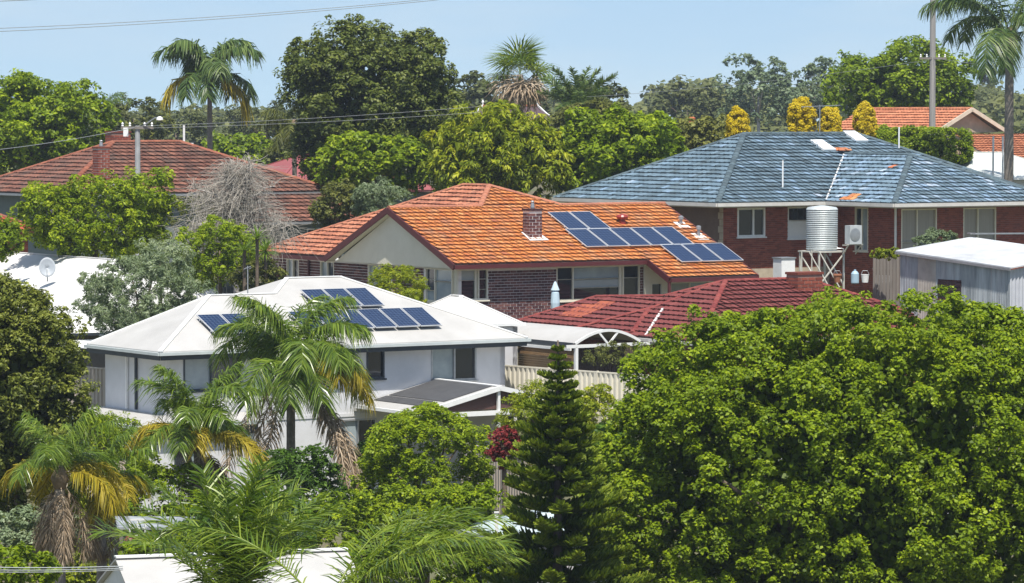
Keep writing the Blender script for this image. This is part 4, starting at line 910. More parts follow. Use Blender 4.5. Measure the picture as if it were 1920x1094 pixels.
mb = MB(); mb.box(-.9, 1.1, .1, 1.3, -2.2, -.06); mb.build('wall', GG, s3); mb = MB(); corrugated(mb, (-.9, 1.45, 0), (1, 0, 0), (0, -1, 0), 2.1, .4, 1.25, .16, .025); mb.build('upper_sheet', BEIGEF, s3)
wp = empty('white_post', PX(931, 1000, 92), 0, 'plain white post standing beside the pine at the bottom', 'post')
mb = MB(); mb.bar((0, 0, -2), (0, 0, .5), .09); mb.build('shaft', WHITE, wp); mb = MB(); mb.box(-.06, .06, -.06, .06, .5, .53); mb.build('cap', WHITE, wp)
cv = hip_sheet_house('pale_blue_shed', 'pale blue grey shed roof glimpsed behind the pine', PX(935, 1015, 97), R(25), (0, 4.5), (0, 3), .55, mat('pale blue sheet', (.46, .54, .56), .5, (.38, .46, .48)), RENDER, 2, .2, cat='shed')
bb = hip_sheet_house('white_roofed_house', 'white building glimpsed through gaps in the big green tree', PX(1520, 905, 112), TH0, (0, 8), (0, 7), 1.4, WHITE_ROOF, RENDER, 3, .4)

# poles, antennas and wires
def pole(px, ytop, ybot, D, label, arm_y=None, arm=1.2, r=.14, m=TIMBER, rot=0):
    t, b = PX(px, ytop, D), PX(px, ybot, D); rt = empty('power_pole', b, rot, label, 'power pole'); H = t.z - b.z
    zb = float(gz(b.x, b.y)) - b.z
    mb = MB(); mb.tube([(0, 0, zb), (0, 0, H)], [r * 1.15, r * .85], 10); mb.build('shaft', m, rt)
    if arm_y is not None:
        za = PX(px, arm_y, D).z - b.z; mb = MB(); mb.bar((-arm, -.12, za), (arm, -.12, za), .1, .12); mb.build('crossarm', TIMBER, rt)
        for x in (-.9, -.45, .45, .9):
            mb = MB(); mb.lathe([(.03, 0), (.06, .03), (.035, .08), (.06, .12), (.02, .2)], 8, (x * arm, -.12, za + .06)); mb.build('insulator', WHITE, rt)
    return rt
p = pole(259, 236, 480, 172, 'grey power pole in front of the brown roof', 240, .75, .14, mat('grey pole', (.36, .37, .37), .85, (.27, .28, .28)))
mb = MB(); mb.tube([(.3, -.2, 6.0), (.85, -.5, 6.35), (1.0, -.6, 6.35)], .03, 6); mb.build('lamp_arm', GREYMETAL, p); mb = MB(); mb.lathe([(.05, 0), (.16, .04), (.14, .14), (.04, .2)], 12, (1.08, -.6, 6.22)); mb.build('lamp_head', WHITE, p)
mb = MB(); mb.box(-.62, -.4, -.35, -.15, 5.5, 5.9); mb.build('fuse_box', WHITE, p)
p2 = pole(1748, -60, 245, 222, 'tall weathered timber pole rising above the far orange roof', 110, .8, .19, mat('silver timber', (.33, .31, .29), .9, (.22, .21, .2), 4, stretch=(1, 1, .1)))
WIRE = mat('wire', (.25, .27, .28), .6)
def wire(pts, label, r=.012, sag=.3, m=WIRE, name='power_line'):
    P = [PX(*p) for p in pts]; a, b = P[0], P[-1]; n = 24; rt = P[0]
    mb = MB(); mb.tube([a.lerp(b, i / n) - Vector((0, 0, sag * 4 * (i / n) * (1 - i / n))) - rt for i in range(n + 1)], r, 4, cap=False)
    o = mb.build(name, m, None, loc=rt); tag(o, label, 'cable', 'overhead cables'); return o
wire([(-40, 55, 90), (860, -7, 100)], 'upper of the two grey cables across the top left sky', .008, .10)
wire([(-40, 61, 90), (860, -4, 100)], 'lower of the two grey cables across the top left sky', .008, .10)
wire([(-40, 4, 88), (130, -3, 90)], 'short bit of cable in the top left corner of the sky', .010, 0)
wire([(259, 237, 172), (900, 200, 176)], 'upper thin wire from the grey pole past the big dark tree', .008, .1)
wire([(259, 241, 172), (900, 211, 176)], 'lower thin wire from the grey pole past the big dark tree', .008, .1)
wire([(-40, 285, 165), (259, 238, 172)], 'thin wire running left from the grey pole over the leafy tree', .012, .1)
wire([(1100, 182, 240), (1748, 112, 222)], 'thin wire running left from the tall timber pole over hills', .010, .25)
wire([(1748, 108, 222), (1960, 128, 205)], 'thin wire running right from the tall timber pole to the edge', .010, .15)
for i, y in enumerate((1064, 1069, 1073)):
    wire([(-30, y, 70), (230, y - 2 - i, 76)], ['top', 'middle', 'bottom'][i] + ' wire of three low over the bottom left garden', .010, .02, mat('pale wire', (.5, .52, .52), .5))
def antenna(p, h, label, n=4, k=1.0):
    rt = empty('tv_antenna', p, 0, label, 'antenna'); mb = MB(); mb.tube([(0, 0, -.2), (0, 0, h)], .022, 6); mb.build('mast', GREYMETAL, rt)
    mb = MB(); mb.bar((-.9 * k, 0, h - .1), (1.0 * k, 0, h - .02), .03); mb.build('boom', GREYMETAL, rt)
    for i in range(n):
        x = (-.8 + i * 1.6 / max(1, n - 1)) * k; mb = MB(); mb.bar((x, -.5 + .05 * i, h - .1 + x * .04), (x, .5 - .05 * i, h - .1 + x * .04), .02); mb.build('element', GREYMETAL, rt)
antenna(PX(1537, 245, 182), 1.25, 'thin tv antenna between the yellow conifers', 6)
antenna(HW.matrix_basis @ Vector((5.6, 3.9, 1.7)), 1.0, 'tv antenna mast on the white roof of the panelled house', 2, .12)
o = empty('white_flue', PX(345, 262, 196), 0, 'small white flue behind the brown roof ridge', 'flue'); mb = MB(); mb.tube([(0, 0, -.6), (0, 0, .75)], .06, 8); mb.build('pipe', WHITE, o); mb = MB(); mb.box(-.3, .5, -.1, .1, -.3, -.18); mb.build('base_plate', WHITE, o)

# odds and ends in the yard below the water tank
for nm, lb, ct, px, py, D, prof, m in (('bucket', 'white plastic bucket on the ground between tank stand and paling fence', 'bucket', 1622, 530, 158, [(.13, 0), (.17, .32), (.18, .34), (.16, .33)], WHITE),
        ('gas_bottle', 'pale blue gas bottle beside the white bucket', 'gas bottle', 1603, 532, 159, [(.15, 0), (.17, .04), (.17, .42), (.1, .52), (.05, .54), (.05, .6)], mat('pale blue paint', (.36, .50, .60), .5)),
        ('flower_pot', 'terracotta flower pot under the water tank stand', 'flower pot', 1570, 530, 160, [(.12, 0), (.18, .3), (.2, .3), (.2, .36), (.16, .36)], mat('terracotta pot', (.40, .16, .08), .8)),
        ('bucket', 'grey bucket next to the corrugated shed corner', 'bucket', 1660, 548, 152, [(.15, 0), (.19, .36), (.2, .38), (.18, .37)], GREYMETAL)):
    o = empty(nm, PX(px, py, D), 0, lb, ct); mb = MB(); mb.lathe(prof, 16); mb.build('body', m, o); mb = MB(); mb.tube([(-.17, 0, .34), (-.1, 0, .5), (.1, 0, .5), (.17, 0, .34)], .012, 5); mb.build('handle' if nm == 'bucket' else 'rim', GREYMETAL, o)
ob = empty('white_tub', PX(1655, 535, 154), TH0, 'white laundry tub standing near the corrugated shed', 'tub'); mb = MB(); mb.box(-.32, .32, -.24, .24, 0, .05).box(-.32, -.28, -.24, .24, .05, .4).box(.28, .32, -.24, .24, .05, .4).box(-.28, .28, -.24, -.2, .05, .4).box(-.28, .28, .2, .24, .05, .4); mb.build('basin', WHITE, ob)
for x in (-.28, .28): mb = MB(); mb.bar((x, -.2, 0), (x, -.2, -.9), .04); mb.build('leg', GREYMETAL, ob)
# ================================================================== vegetation
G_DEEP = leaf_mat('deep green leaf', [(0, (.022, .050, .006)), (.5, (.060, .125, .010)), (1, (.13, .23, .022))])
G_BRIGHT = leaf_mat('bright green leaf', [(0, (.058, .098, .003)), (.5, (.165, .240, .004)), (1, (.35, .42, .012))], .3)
G_LIME = leaf_mat('lime green leaf', [(0, (.070, .105, .005)), (.5, (.200, .250, .008)), (1, (.43, .44, .03))], .3)
G_OLIVE = leaf_mat('olive leaf', [(0, (.040, .050, .010)), (.5, (.11, .125, .025)), (1, (.23, .235, .05))], .25)
G_DARKOL = leaf_mat('dark olive leaf', [(0, (.036, .054, .008)), (.5, (.094, .124, .020)), (1, (.21, .235, .045))], .25)
G_SILVER = leaf_mat('silver leaf', [(0, (.085, .12, .06)), (.5, (.20, .26, .14)), (1, (.42, .47, .32))], .25)
G_CON = leaf_mat('conifer spray', [(0, (.036, .050, .008)), (.5, (.13, .155, .020)), (1, (.31, .33, .06))], .2)
G_PINE = leaf_mat('pine needle', [(0, (.036, .066, .008)), (.5, (.115, .172, .013)), (1, (.29, .34, .03))], .2)
G_YEL = leaf_mat('golden conifer', [(0, (.36, .27, .006)), (.5, (.58, .45, .012)), (1, (.70, .58, .03))], .3)
G_PALM = leaf_mat('palm leaflet', [(0, (.035, .068, .008)), (.5, (.105, .175, .015)), (1, (.26, .33, .04))], .3, .3, .5)
G_PALMD = leaf_mat('dark palm leaflet', [(0, (.026, .055, .016)), (.5, (.075, .125, .03)), (1, (.19, .25, .07))], .25, .35)
G_PALMY = leaf_mat('yellowing palm leaflet', [(0, (.11, .125, .010)), (.5, (.33, .26, .018)), (1, (.50, .40, .045))], .3)
G_DEAD = leaf_mat('dead palm leaflet', [(0, (.14, .095, .055)), (.5, (.32, .24, .16)), (1, (.50, .41, .31))], .1, .8, .2)
G_RED = leaf_mat('red leaf', [(0, (.08, .016, .016)), (1, (.28, .04, .04))], .2)
G_FAR = leaf_mat('far wood leaf', [(0, (.040, .052, .016)), (.5, (.088, .105, .034)), (1, (.18, .19, .065))], .2, .7, .2)
G_FLOW = leaf_mat('mauve flower', [(0, (.28, .22, .45)), (1, (.42, .34, .60))], .2)
TRUNKP = mat('palm trunk', (.27, .235, .20), .9, (.15, .125, .10), 6, bump=.5)
TWIG = mat('pale dead twig', (.42, .385, .33), .9, (.25, .225, .19), 4)

def unit(v): return v / np.maximum(np.linalg.norm(v, axis=-1, keepdims=True), 1e-9)
def leaf_cards(P, Nn, L, asp, T, g, axis=None):
    n = len(P); t = g.normal(size=(n, 3)) if axis is None else axis + g.normal(size=(n, 3)) * .35
    t = unit(t - Nn * (t * Nn).sum(1, keepdims=True)); b = np.cross(Nn, t); L = L[:, None]
    fold = Nn * L * .10
    V = np.stack([P - t * L * .5, P + b * L * asp * .5 + fold - t * L * .08, P + t * L * .5, P - b * L * asp * .5 + fold - t * L * .08], 1).reshape(-1, 3)
    return V, np.arange(4 * n).reshape(-1, 4), T
def clump_leaves(C, cr, outward, lpc, leaf, asp, g, up=.35, base=.5, csd=.13, lsd=.17, hang=0):
    m = len(C); k = np.repeat(np.arange(m), lpc); n = len(k)
    d = unit(g.normal(size=(n, 3)) + .65 * outward[k] + np.array([0, 0, .35]))
    rr = cr[k] * (1 - .55 * g.random(n) ** 1.6)
    P = C[k] + d * rr[:, None] * np.array([1, 1, .85])
    Nn = unit(d * .5 + g.normal(size=(n, 3)) * .38 + np.array([0, -.12, up + .3]))
    tint = np.clip(base + g.normal(size=m)[k] * csd + g.normal(size=n) * lsd, 0, 1)
    ax = None
    if hang: ax = np.repeat(np.array([[0, 0, -1.0]]), n, 0) * hang + d * .6
    return leaf_cards(P, Nn, leaf * (.7 + .6 * g.random(n)), asp, tint, g, ax)
def crown_clumps(c, rad, nc, cr, g, shell=.5, low=-.55, lump=.16, power=2.0, flat_top=0):
    d = unit(g.normal(size=(nc * 3, 3))); d = d[d[:, 2] > low][:nc]
    s = (np.abs(d) ** power).sum(1, keepdims=True) ** (-1 / power)          # superellipsoid outline
    ph = g.random(6) * 6.28
    lum = 1 + lump * (np.sin(d[:, 0] * 5 + ph[0]) * np.sin(d[:, 2] * 6 + ph[1]) + .7 * np.sin(d[:, 1] * 7 + ph[2]) * np.sin(d[:, 0] * 9 + ph[3]))
    r = shell + (1 - shell) * g.random(len(d)) ** .45
    C = np.array(c) + d * s * (r * lum)[:, None] * np.array(rad)
    return C, cr * (.65 + .7 * g.random(len(d))), d
def tree(name, label, cat, px, py, D, rx, rz, m, seed, nc=90, cpx=34, lpc=130, leaf=.2, asp=.55, ry=None, shell=.5, low=-.55, lump=.16, power=2.0, up=.35, base=.5, csd=.13, hang=0, group=None, trunk=True, bark=BARK, tr=None, extra=None, limbs=5, tufts=7, tr_=.42, core=0):
    """crown centre and half-sizes in photo pixels at distance D; trunk goes down to the ground"""
    g = np.random.default_rng(seed); s = S(D); c = PX(px, py, D); rad = np.array([rx / s, (ry or min(rx, rz * 1.4)) / s, rz / s])
    gx = float(gz(c.x, c.y)); root = empty(name, (c.x, c.y, gx), 0, label, cat, group); o = np.array([c.x, c.y, gx])
    cl = np.array(c) - o
    C, cr, out = crown_clumps(cl, rad, nc, cpx / s, g, shell, low, lump, power)
    if extra:
        for ex, ey, erx, erz, enc in extra:
            p = PX(ex, ey, D); C2, cr2, o2 = crown_clumps(np.array(p) - o, np.array([erx, min(erx, erz * 1.3), erz]) / s, enc, cpx / s, g, shell, low, lump, power)
            C = np.concatenate([C, C2]); cr = np.concatenate([cr, cr2]); out = np.concatenate([out, o2])
    if tufts:                                             # each bough carries tufts of leaves on its outer, upper side
        k = np.repeat(np.arange(len(C)), tufts); dd = unit(g.normal(size=(len(k), 3)) + .75 * out[k] + np.array([0, -.15, .5]))
        C = C[k] + dd * cr[k][:, None] * (.55 + .5 * g.random((len(k), 1))) * np.array([1, 1, .85]); out = unit(dd + .3 * out[k]); cr = cr[k] * tr_ * (.7 + .6 * g.random(len(k))); lpc = max(6, int(lpc / tufts * 1.1))
    V, Q, T = clump_leaves(C, cr, out, lpc, leaf, asp, g, up, base, csd, hang=hang)
    if core:                                              # inner leaves that close the crown, inner shade painted in as dark tint
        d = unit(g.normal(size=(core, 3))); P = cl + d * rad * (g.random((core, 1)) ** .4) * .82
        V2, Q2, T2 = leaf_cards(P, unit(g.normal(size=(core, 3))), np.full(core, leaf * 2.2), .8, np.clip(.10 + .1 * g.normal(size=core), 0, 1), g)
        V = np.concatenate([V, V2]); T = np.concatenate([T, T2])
    keep = V.reshape(-1, 4, 3)[:, :, 2].min(1) > -.05
    V = V.reshape(-1, 4, 3)[keep].reshape(-1, 3); T = T[keep]; Q = np.arange(len(V)).reshape(-1, 4)
    cr_ = mesh_np('crown', V, Q, m, root, T); cr_['kind'] = 'stuff'
    if trunk:
        tr = tr or max(.08, min(.35, rad[0] * .06)); mb = MB(); fork = Vector((0, 0, max(.3, cl[2] - rad[2] * .75)))
        mb.tube([(0, 0, -.3), fork * .5 + Vector((tr * .6, 0, 0)), fork, Vector(cl) + Vector((0, 0, rad[2] * .2))], [tr * 1.3, tr, tr * .8, tr * .25], 8); mb.build('trunk', bark, root, True)
        idx = np.argsort(g.random(len(C)))[:limbs]
        for i in idx:
            e = Vector(C[i]); mb = MB(); mid = fork.lerp(e, .5) + Vector((0, 0, .15 * rad[2])); mb.tube([fork, mid, e], [tr * .5, tr * .3, tr * .08], 6); mb.build('limb', bark, root, True)
    return root

# ---- palms
def frond_geo(L, nl, ll, a0, bend, plume, wd, droop, g, base=.5, stem=.18, tsd=.22, bow=0, bexp=1.5):
    K = 24; t = np.linspace(0, 1, K + 1); an = a0 - bend * t ** bexp; ds = L / K
    x = np.concatenate([[0], np.cumsum(np.cos(an[:-1]) * ds)]); z = np.concatenate([[0], np.cumsum(np.sin(an[:-1]) * ds)]); y = bow * t ** 2 * L
    R_ = np.stack([x, y, z], 1); V, Q, T = [], [], []
    rad = np.linspace(.035, .006, K + 1) * (L / 3.5)
    for i in range(K + 1):
        u = np.array([-math.sin(an[i]), 0, math.cos(an[i])])
        V += [R_[i] + np.array([0, rad[i], 0]), R_[i] + u * rad[i], R_[i] - np.array([0, rad[i], 0])]
    for i in range(K):
        for a, b in ((0, 1), (1, 2), (2, 0)): Q.append((3 * i + a, 3 * i + b, 3 * i + 3 + b, 3 * i + 3 + a)); T.append(min(1, base + .25))
    for i in range(nl):
        for s in (-1, 1):
            f = stem + (1 - stem) * (i + g.random() * .6) / nl; f = min(f, .995); j = f * K; i0 = min(int(j), K - 1); p = R_[i0] + (R_[i0 + 1] - R_[i0]) * (j - i0)
            a = an[i0]; fw = np.array([math.cos(a), 0, math.sin(a)]); u = np.array([-math.sin(a), 0, math.cos(a)])
            q = (f - stem) / (1 - stem); ln = ll * (.45 + .75 * math.sin(math.pi * (q * .85 + .12)) ** .8) * (.85 + .3 * g.random())
            pl = g.normal() * plume + .1; d = fw * (.35 + .5 * q) + np.array([0, s, 0]) * math.cos(pl) + u * math.sin(pl); d /= np.linalg.norm(d)
            dr = droop * (.7 + .6 * g.random()); pm = p + d * ln * .5 + np.array([0, 0, -dr * .22 * ln]); pt = p + d * ln * .88 + np.array([0, 0, -dr * .75 * ln])
            wv = np.cross(d, u * .8 + g.normal(size=3) * .5); wv /= np.linalg.norm(wv) + 1e-9; wv = wv * wd
            b = len(V); V += [p - wv * .5, p + wv * .5, pm + wv * .55, pm - wv * .55, pt + wv * .08, pt - wv * .08]
            tt = float(np.clip(base + g.normal() * tsd, 0, 1)); Q += [(b, b + 1, b + 2, b + 3), (b + 3, b + 2, b + 4, b + 5)]; T += [tt, tt]
    return np.array(V), np.array(Q), np.array(T)
_fm = {}
def frond(root, key, pos, az, m, geo, roll=0, name='frond', sc_=1.0):
    if key not in _fm: o = mesh_np(name, *geo()[:2], m, root, tint=_last_t[0]); _fm[key] = o.data
    else: o = link(bpy.data.objects.new(name, _fm[key]), root)
    o.location = pos; o.rotation_euler = (roll, 0, az); o.scale = (sc_,) * 3
    return o
_last_t = [None]
def geo_of(*a, **k):
    def f():
        V, Q, T = frond_geo(*a, **k); _last_t[0] = T; return V, Q
    return f
def palm(label, px, py, D, L, seed, m=G_PALM, n=16, trunk_r=.13, lean=0, ll=.62, nl=46, wd=.03, droop=.5, green=(1.35, .9, .45, .05), bends=(1.6, 1.5, 1.4, 1.3), yellow=0, dead=0, dead_L=1.0, plume=.35, group=None, vis=None, kname='', base=.5, trunk=True, azs=None, yel_a=.15, name='queen_palm', shaft=True, dead_az=None, yel_az=None, dead_a=-.55):
    g = np.random.default_rng(seed); r = random.Random(seed); c = PX(px, py, D); zg = float(gz(c.x, c.y)); H = c.z - zg
    root = empty(name, (c.x - lean, c.y, zg), 0, label, 'palm', group); top = Vector((lean, 0, H))
    if trunk:
        mb = MB(); k = 14; pts = [Vector((lean * (i / k) ** 2, 0, H * i / k - .1 * (i == 0))) for i in range(k + 1)]
        mb.tube(pts, [trunk_r * (1.15 - .3 * i / k) * (1 + .05 * (i % 2)) for i in range(k + 1)], 10); mb.build('trunk', TRUNKP, root, True)
        if shaft:
            mb = MB(); mb.tube([top - Vector((0, 0, .55 * L * .3)), top - Vector((0, 0, .08)), top + Vector((0, 0, L * .1))], [trunk_r * 1.0, trunk_r * 1.7, trunk_r * .6], 10); mb.build('leaf_bases', mat('fibrous leaf base', (.22, .16, .10), .95, (.12, .085, .05), 8, bump=.5), root, True)
    K = (kname or label)
    for i in range(n):
        cls = i % len(green); az = i * 2.39996 + r.uniform(-.25, .25) if azs is None else azs[i % len(azs)] + r.uniform(-.15, .15)
        frond(root, (K, cls), top, az, m, geo_of(L * (1 - .08 * (cls == 0)), nl, ll, green[cls], bends[cls], plume, wd, droop, g, base + .06 * (2 - cls) * .5), r.uniform(-.2, .2), sc_=r.uniform(.88, 1.08))
    for i in range(yellow):
        az = yel_az[i % len(yel_az)] if yel_az else r.uniform(0, 6.28)
        frond(root, (K, 'y', i % 2), top, az, G_PALMY, geo_of(L * .85, nl, ll * .9, yel_a - .3 * (i % 2), 1.7, plume, wd, droop * 1.3, g), r.uniform(-.2, .2), 'yellow_frond')
    for i in range(dead):
        az = dead_az[i % len(dead_az)] if dead_az else r.uniform(0, 6.28)
        frond(root, (K, 'd', i % 2), top - Vector((0, 0, .1)), az, G_DEAD, geo_of(L * dead_L, nl, ll * .55, dead_a - .25 * (i % 2), .95, .9, wd, 1.0, g, .5), r.uniform(-.2, .2), 'dead_frond')
    return root
def fan_frond_geo(r0, n, g, stem=.9, fold=.5):
    V, Q, T = [], [], []
    mbp = [np.array([0, 0, 0]), np.array([stem, 0, 0])]
    V += [mbp[0] + [0, .02, 0], mbp[0] - [0, .02, 0], mbp[1] - [0, .012, 0], mbp[1] + [0, .012, 0]]; Q.append((0, 1, 2, 3)); T.append(.6)
    for i in range(n):
        a = (i / (n - 1) - .5) * 4.3; d = np.array([math.cos(a), math.sin(a), .25 * math.cos(i * 3.14) * fold]); d /= np.linalg.norm(d)
        ln = r0 * (.75 + .3 * math.cos(a * .6)) * (.9 + .2 * g.random()); wv = np.array([-math.sin(a), math.cos(a), 0]) * .045
        p = mbp[1]; pm = p + d * ln * .62; pt = p + d * ln + np.array([0, 0, -.28 * ln]); b = len(V)
        V += [p - wv * .2, p + wv * .2, pm + wv, pm - wv, pt + wv * .1, pt - wv * .1]; t = float(np.clip(.5 + g.normal() * .15, 0, 1)); Q += [(b, b + 1, b + 2, b + 3), (b + 3, b + 2, b + 4, b + 5)]; T += [t, t]
    _last_t[0] = np.array(T); return np.array(V), np.array(Q)
# ------------------------------------------------------------------ far wood and hills
def forest():
    g = np.random.default_rng(5); Cs, rs = [], []
    for i in range(900):
        D = 360 + 360 * g.random() ** .8; px = -650 + 3220 * g.random(); x = (px - CX) / F * D; z = float(gz(x, D)) - 0
        hgt = g.uniform(4.5, 8.5) * (.75 if px < 700 else 1) * (.6 if 1100 < px < 1230 else 1); w_ = hgt * g.uniform(.4, .65)
        m = 9; d = unit(g.normal(size=(m, 3))); d[:, 2] = np.abs(d[:, 2]) * .9
        Cs.append(np.array([x, D, z + hgt * .5]) + d * np.array([w_, w_, hgt * .42]) * g.uniform(.5, 1, (m, 1))); rs.append(np.full(m, w_ * .42) * g.uniform(.7, 1.3, m))
    C = np.concatenate(Cs); r = np.concatenate(rs); out = np.tile(np.array([[0, -.4, .5]]), (len(C), 1))
    V, Q, T = clump_leaves(C, r, out, 15, 1.2, .7, g, .3, .62, .2, .16)
    o = mesh_np('forest', V, Q, G_FAR, None, T); tag(o, 'hazy olive green wood covering the far hills', 'forest', kind='stuff')
forest()
fg = 'tall pale trees on the far hill'
tree('eucalyptus_tree', 'taller wispy pale gum tree on the far hill', 'tree', 1422, 178, 420, 62, 62, G_SILVER, 11, 46, 20, 90, .55, .5, base=.18, low=-.9, group=fg, bark=PALEBARK)
tree('eucalyptus_tree', 'second wispy gum tree on the hill, nearer the dark round tree', 'tree', 1528, 172, 430, 50, 52, G_SILVER, 12, 40, 18, 90, .55, .5, base=.16, low=-.9, group=fg, bark=PALEBARK)
tree('eucalyptus_tree', 'low hazy tree on the far hill left of the tall gums', 'tree', 1290, 205, 430, 70, 34, G_FAR, 13, 40, 18, 80, .6, .6, low=-.9, base=.55, group=fg)
tree('round_tree', 'small hazy round tree on the skyline at the far right', 'tree', 1853, 145, 620, 18, 14, G_FAR, 14, 14, 9, 60, .7, .6, low=-.9, base=.5)
tree('round_tree', 'dark green round tree behind the far orange roof', 'tree', 1690, 168, 258, 128, 66, G_BRIGHT, 15, 130, 28, 140, .30, .6, core=700, base=.38, low=-.7)
tree('leafy_tree', 'hazy green tree rising behind the date palm and mango', 'tree', 1085, 205, 330, 80, 45, G_FAR, 16, 40, 20, 90, .5, .6, base=.45, low=-.9)
tree('leafy_tree', 'hazy green tree peeking out right of the big dark tree', 'tree', 890, 195, 340, 40, 38, G_FAR, 17, 26, 16, 90, .5, .6, base=.45, low=-.9)
for i, (px, py, D, rx, rz, mm, lb) in enumerate([(455, 292, 265, 60, 26, G_BRIGHT, 'low sunlit tree behind the brown roof, right of the tall palm trunk'), (560, 285, 250, 40, 50, G_OLIVE, 'olive shrub in the gap left of the big dark tree'), (330, 258, 330, 70, 40, G_FAR, 'hazy bushy tree behind the brown roof, left of the palm trunk'), (250, 230, 300, 60, 34, G_OLIVE, 'olive tree beyond the grey power pole'), (500, 235, 360, 70, 34, G_FAR, 'hazy tree on the slope right of the tall palm')]):
    tree('leafy_tree', lb, 'tree', px, py, D, rx, rz, mm, 20 + i, 36, 20, 90, .36, .6, base=.42, low=-.9)

# ------------------------------------------------------------------ trees behind the houses
tree('fig_tree', 'broad leafy green tree at the left edge behind the brown roof', 'tree', 48, 256, 222, 148, 88, G_BRIGHT, 30, 190, 27, 170, .26, .6, core=900, base=.48, low=-.8)
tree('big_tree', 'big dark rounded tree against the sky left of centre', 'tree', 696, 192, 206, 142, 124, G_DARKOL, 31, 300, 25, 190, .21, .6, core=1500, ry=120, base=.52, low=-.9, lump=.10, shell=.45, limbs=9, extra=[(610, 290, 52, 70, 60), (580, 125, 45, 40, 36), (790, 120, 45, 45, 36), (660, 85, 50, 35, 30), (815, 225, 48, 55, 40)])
tree('leafy_tree', 'bright green spreading tree below the big dark tree', 'tree', 705, 315, 194, 112, 46, G_BRIGHT, 32, 130, 21, 160, .24, .55, base=.52, low=-.9, lump=.1)
tree('mango_tree', 'yellow-green mango tree with drooping leaves behind the orange roof', 'tree', 925, 300, 186, 122, 92, G_LIME, 33, 190, 24, 130, .32, .32, base=.50, core=700, low=-.8, hang=.9, csd=.2)
tree('leafy_tree', 'glossy mid green tree between orange and blue roofs', 'tree', 1160, 300, 188, 122, 84, G_BRIGHT, 34, 190, 23, 150, .26, .6, base=.50, low=-.9)
tree('leafy_tree', 'brownish olive bushy tree behind glossy green tree', 'tree', 1115, 235, 232, 80, 30, G_OLIVE, 35, 70, 18, 110, .28, .5, base=.5, low=-.9)
tree('leafy_tree', 'yellowish olive bushes left of the yellow conifers', 'tree', 1330, 262, 222, 75, 30, G_OLIVE, 36, 80, 17, 120, .26, .5, base=.75, low=-.9)
for i, (px, py, rx, rz, lb) in enumerate([(1384, 238, 21, 34, 'leftmost golden conifer, standing apart above the blue roof ridge'), (1503, 226, 27, 42, 'tallest and widest golden conifer behind the blue roof ridge'), (1557, 232, 19, 32, 'small golden conifer in the middle, beside the antenna'), (1622, 234, 22, 38, 'rightmost golden conifer, in front of the far orange roof')]):
    tree('golden_conifer', lb, 'conifer', px, py + 6, 205, rx * .86, rz * 1.1, G_YEL, 40 + i, 190, 6, 60, .11, .6, ry=rx, tufts=0, core=600, base=.5, low=-.95, shell=.88, lump=.06, power=2.2, up=.1, group='golden conifers behind the blue roof', csd=.12, limbs=0)
tree('clipped_hedge', 'clipped bright green hedge in front of the far orange house', 'hedge', 1725, 275, 208, 92, 30, G_BRIGHT, 45, 330, 9, 70, .14, .6, ry=30, base=.5, low=-.95, power=5, lump=.02, shell=.85, limbs=0, tufts=0, core=1200)
tree('leafy_shrub', 'dark shrub on the skyline end of the clipped hedge', 'shrub', 1655, 262, 212, 25, 24, G_BRIGHT, 46, 30, 10, 90, .16, .6, base=.4, low=-.9)

# ------------------------------------------------------------------ garden trees among the houses
j = tree('jacaranda_tree', 'feathery green tree with a few mauve flowers before the brown roof', 'tree', 178, 410, 164, 132, 72, G_BRIGHT, 50, 220, 18, 112, .165, .45, base=.55, low=-.95, csd=.2, shell=.3, extra=[(95, 395, 60, 50, 60), (270, 380, 60, 55, 60), (200, 450, 110, 40, 80)])
def flowers(root, px, py, rx, rz, D, n, seed):
    g = np.random.default_rng(seed); s = S(D); c = np.array(PX(px, py, D)) - np.array(root.location); d = unit(g.normal(size=(n, 3))); d[:, 1] = -np.abs(d[:, 1])
    C = c + d * np.array([rx, min(rx, rz), rz]) / s * .92; V, Q, T = clump_leaves(C, np.full(n, .1), d, 9, .09, .7, g); o = mesh_np('blossoms', V, Q, G_FLOW, root, T); o['kind'] = 'stuff'
flowers(j, 178, 405, 132, 66, 164, 26, 51)
tree('leafy_shrub', 'dark leafy shrub at the left edge by the red tiles', 'shrub', 5, 452, 160, 32, 30, G_BRIGHT, 52, 46, 13, 110, .15, .6, base=.4, low=-.95, trunk=False)
tree('leafy_shrub', 'dark olive shrub left of the orange roof, below the big tree', 'shrub', 636, 398, 178, 44, 52, G_OLIVE, 53, 90, 14, 130, .16, .5, base=.55, low=-.95)
tree('silvery_shrub', 'grey green feathery shrub directly left above the orange roof', 'shrub', 715, 388, 176, 50, 46, G_SILVER, 54, 80, 13, 120, .17, .28, base=.32, low=-.95, up=.1)
tree('leafy_shrub', 'rounded bright green shrub with yuccas left of orange house', 'shrub', 412, 482, 154, 72, 58, G_BRIGHT, 55, 120, 16, 140, .14, .4, base=.55, low=-.95)
tree('leafy_shrub', 'low brown green shrub at the left corner of the orange house', 'shrub', 478, 525, 152, 48, 30, G_OLIVE, 56, 60, 13, 110, .13, .5, base=.5, low=-.95)
tree('silvery_shrub', 'large pale silver-green bush beside the white roof with dish', 'shrub', 268, 560, 138, 108, 80, G_SILVER, 57, 180, 19, 150, .17, .22, base=.36, low=-.95, up=.1, csd=.16, shell=.35)
tree('pale_shrub', 'whitish feathery shrub below the jacaranda, behind the silver bush', 'shrub', 300, 490, 150, 60, 34, G_SILVER, 58, 50, 14, 100, .15, .22, base=.62, low=-.95, up=.1)
tree('leafy_shrub', 'yellow-green fine-leaved shrub in front of the brick gable wall', 'shrub', 738, 548, 144, 56, 40, G_LIME, 59, 100, 13, 130, .12, .3, base=.5, low=-.95)
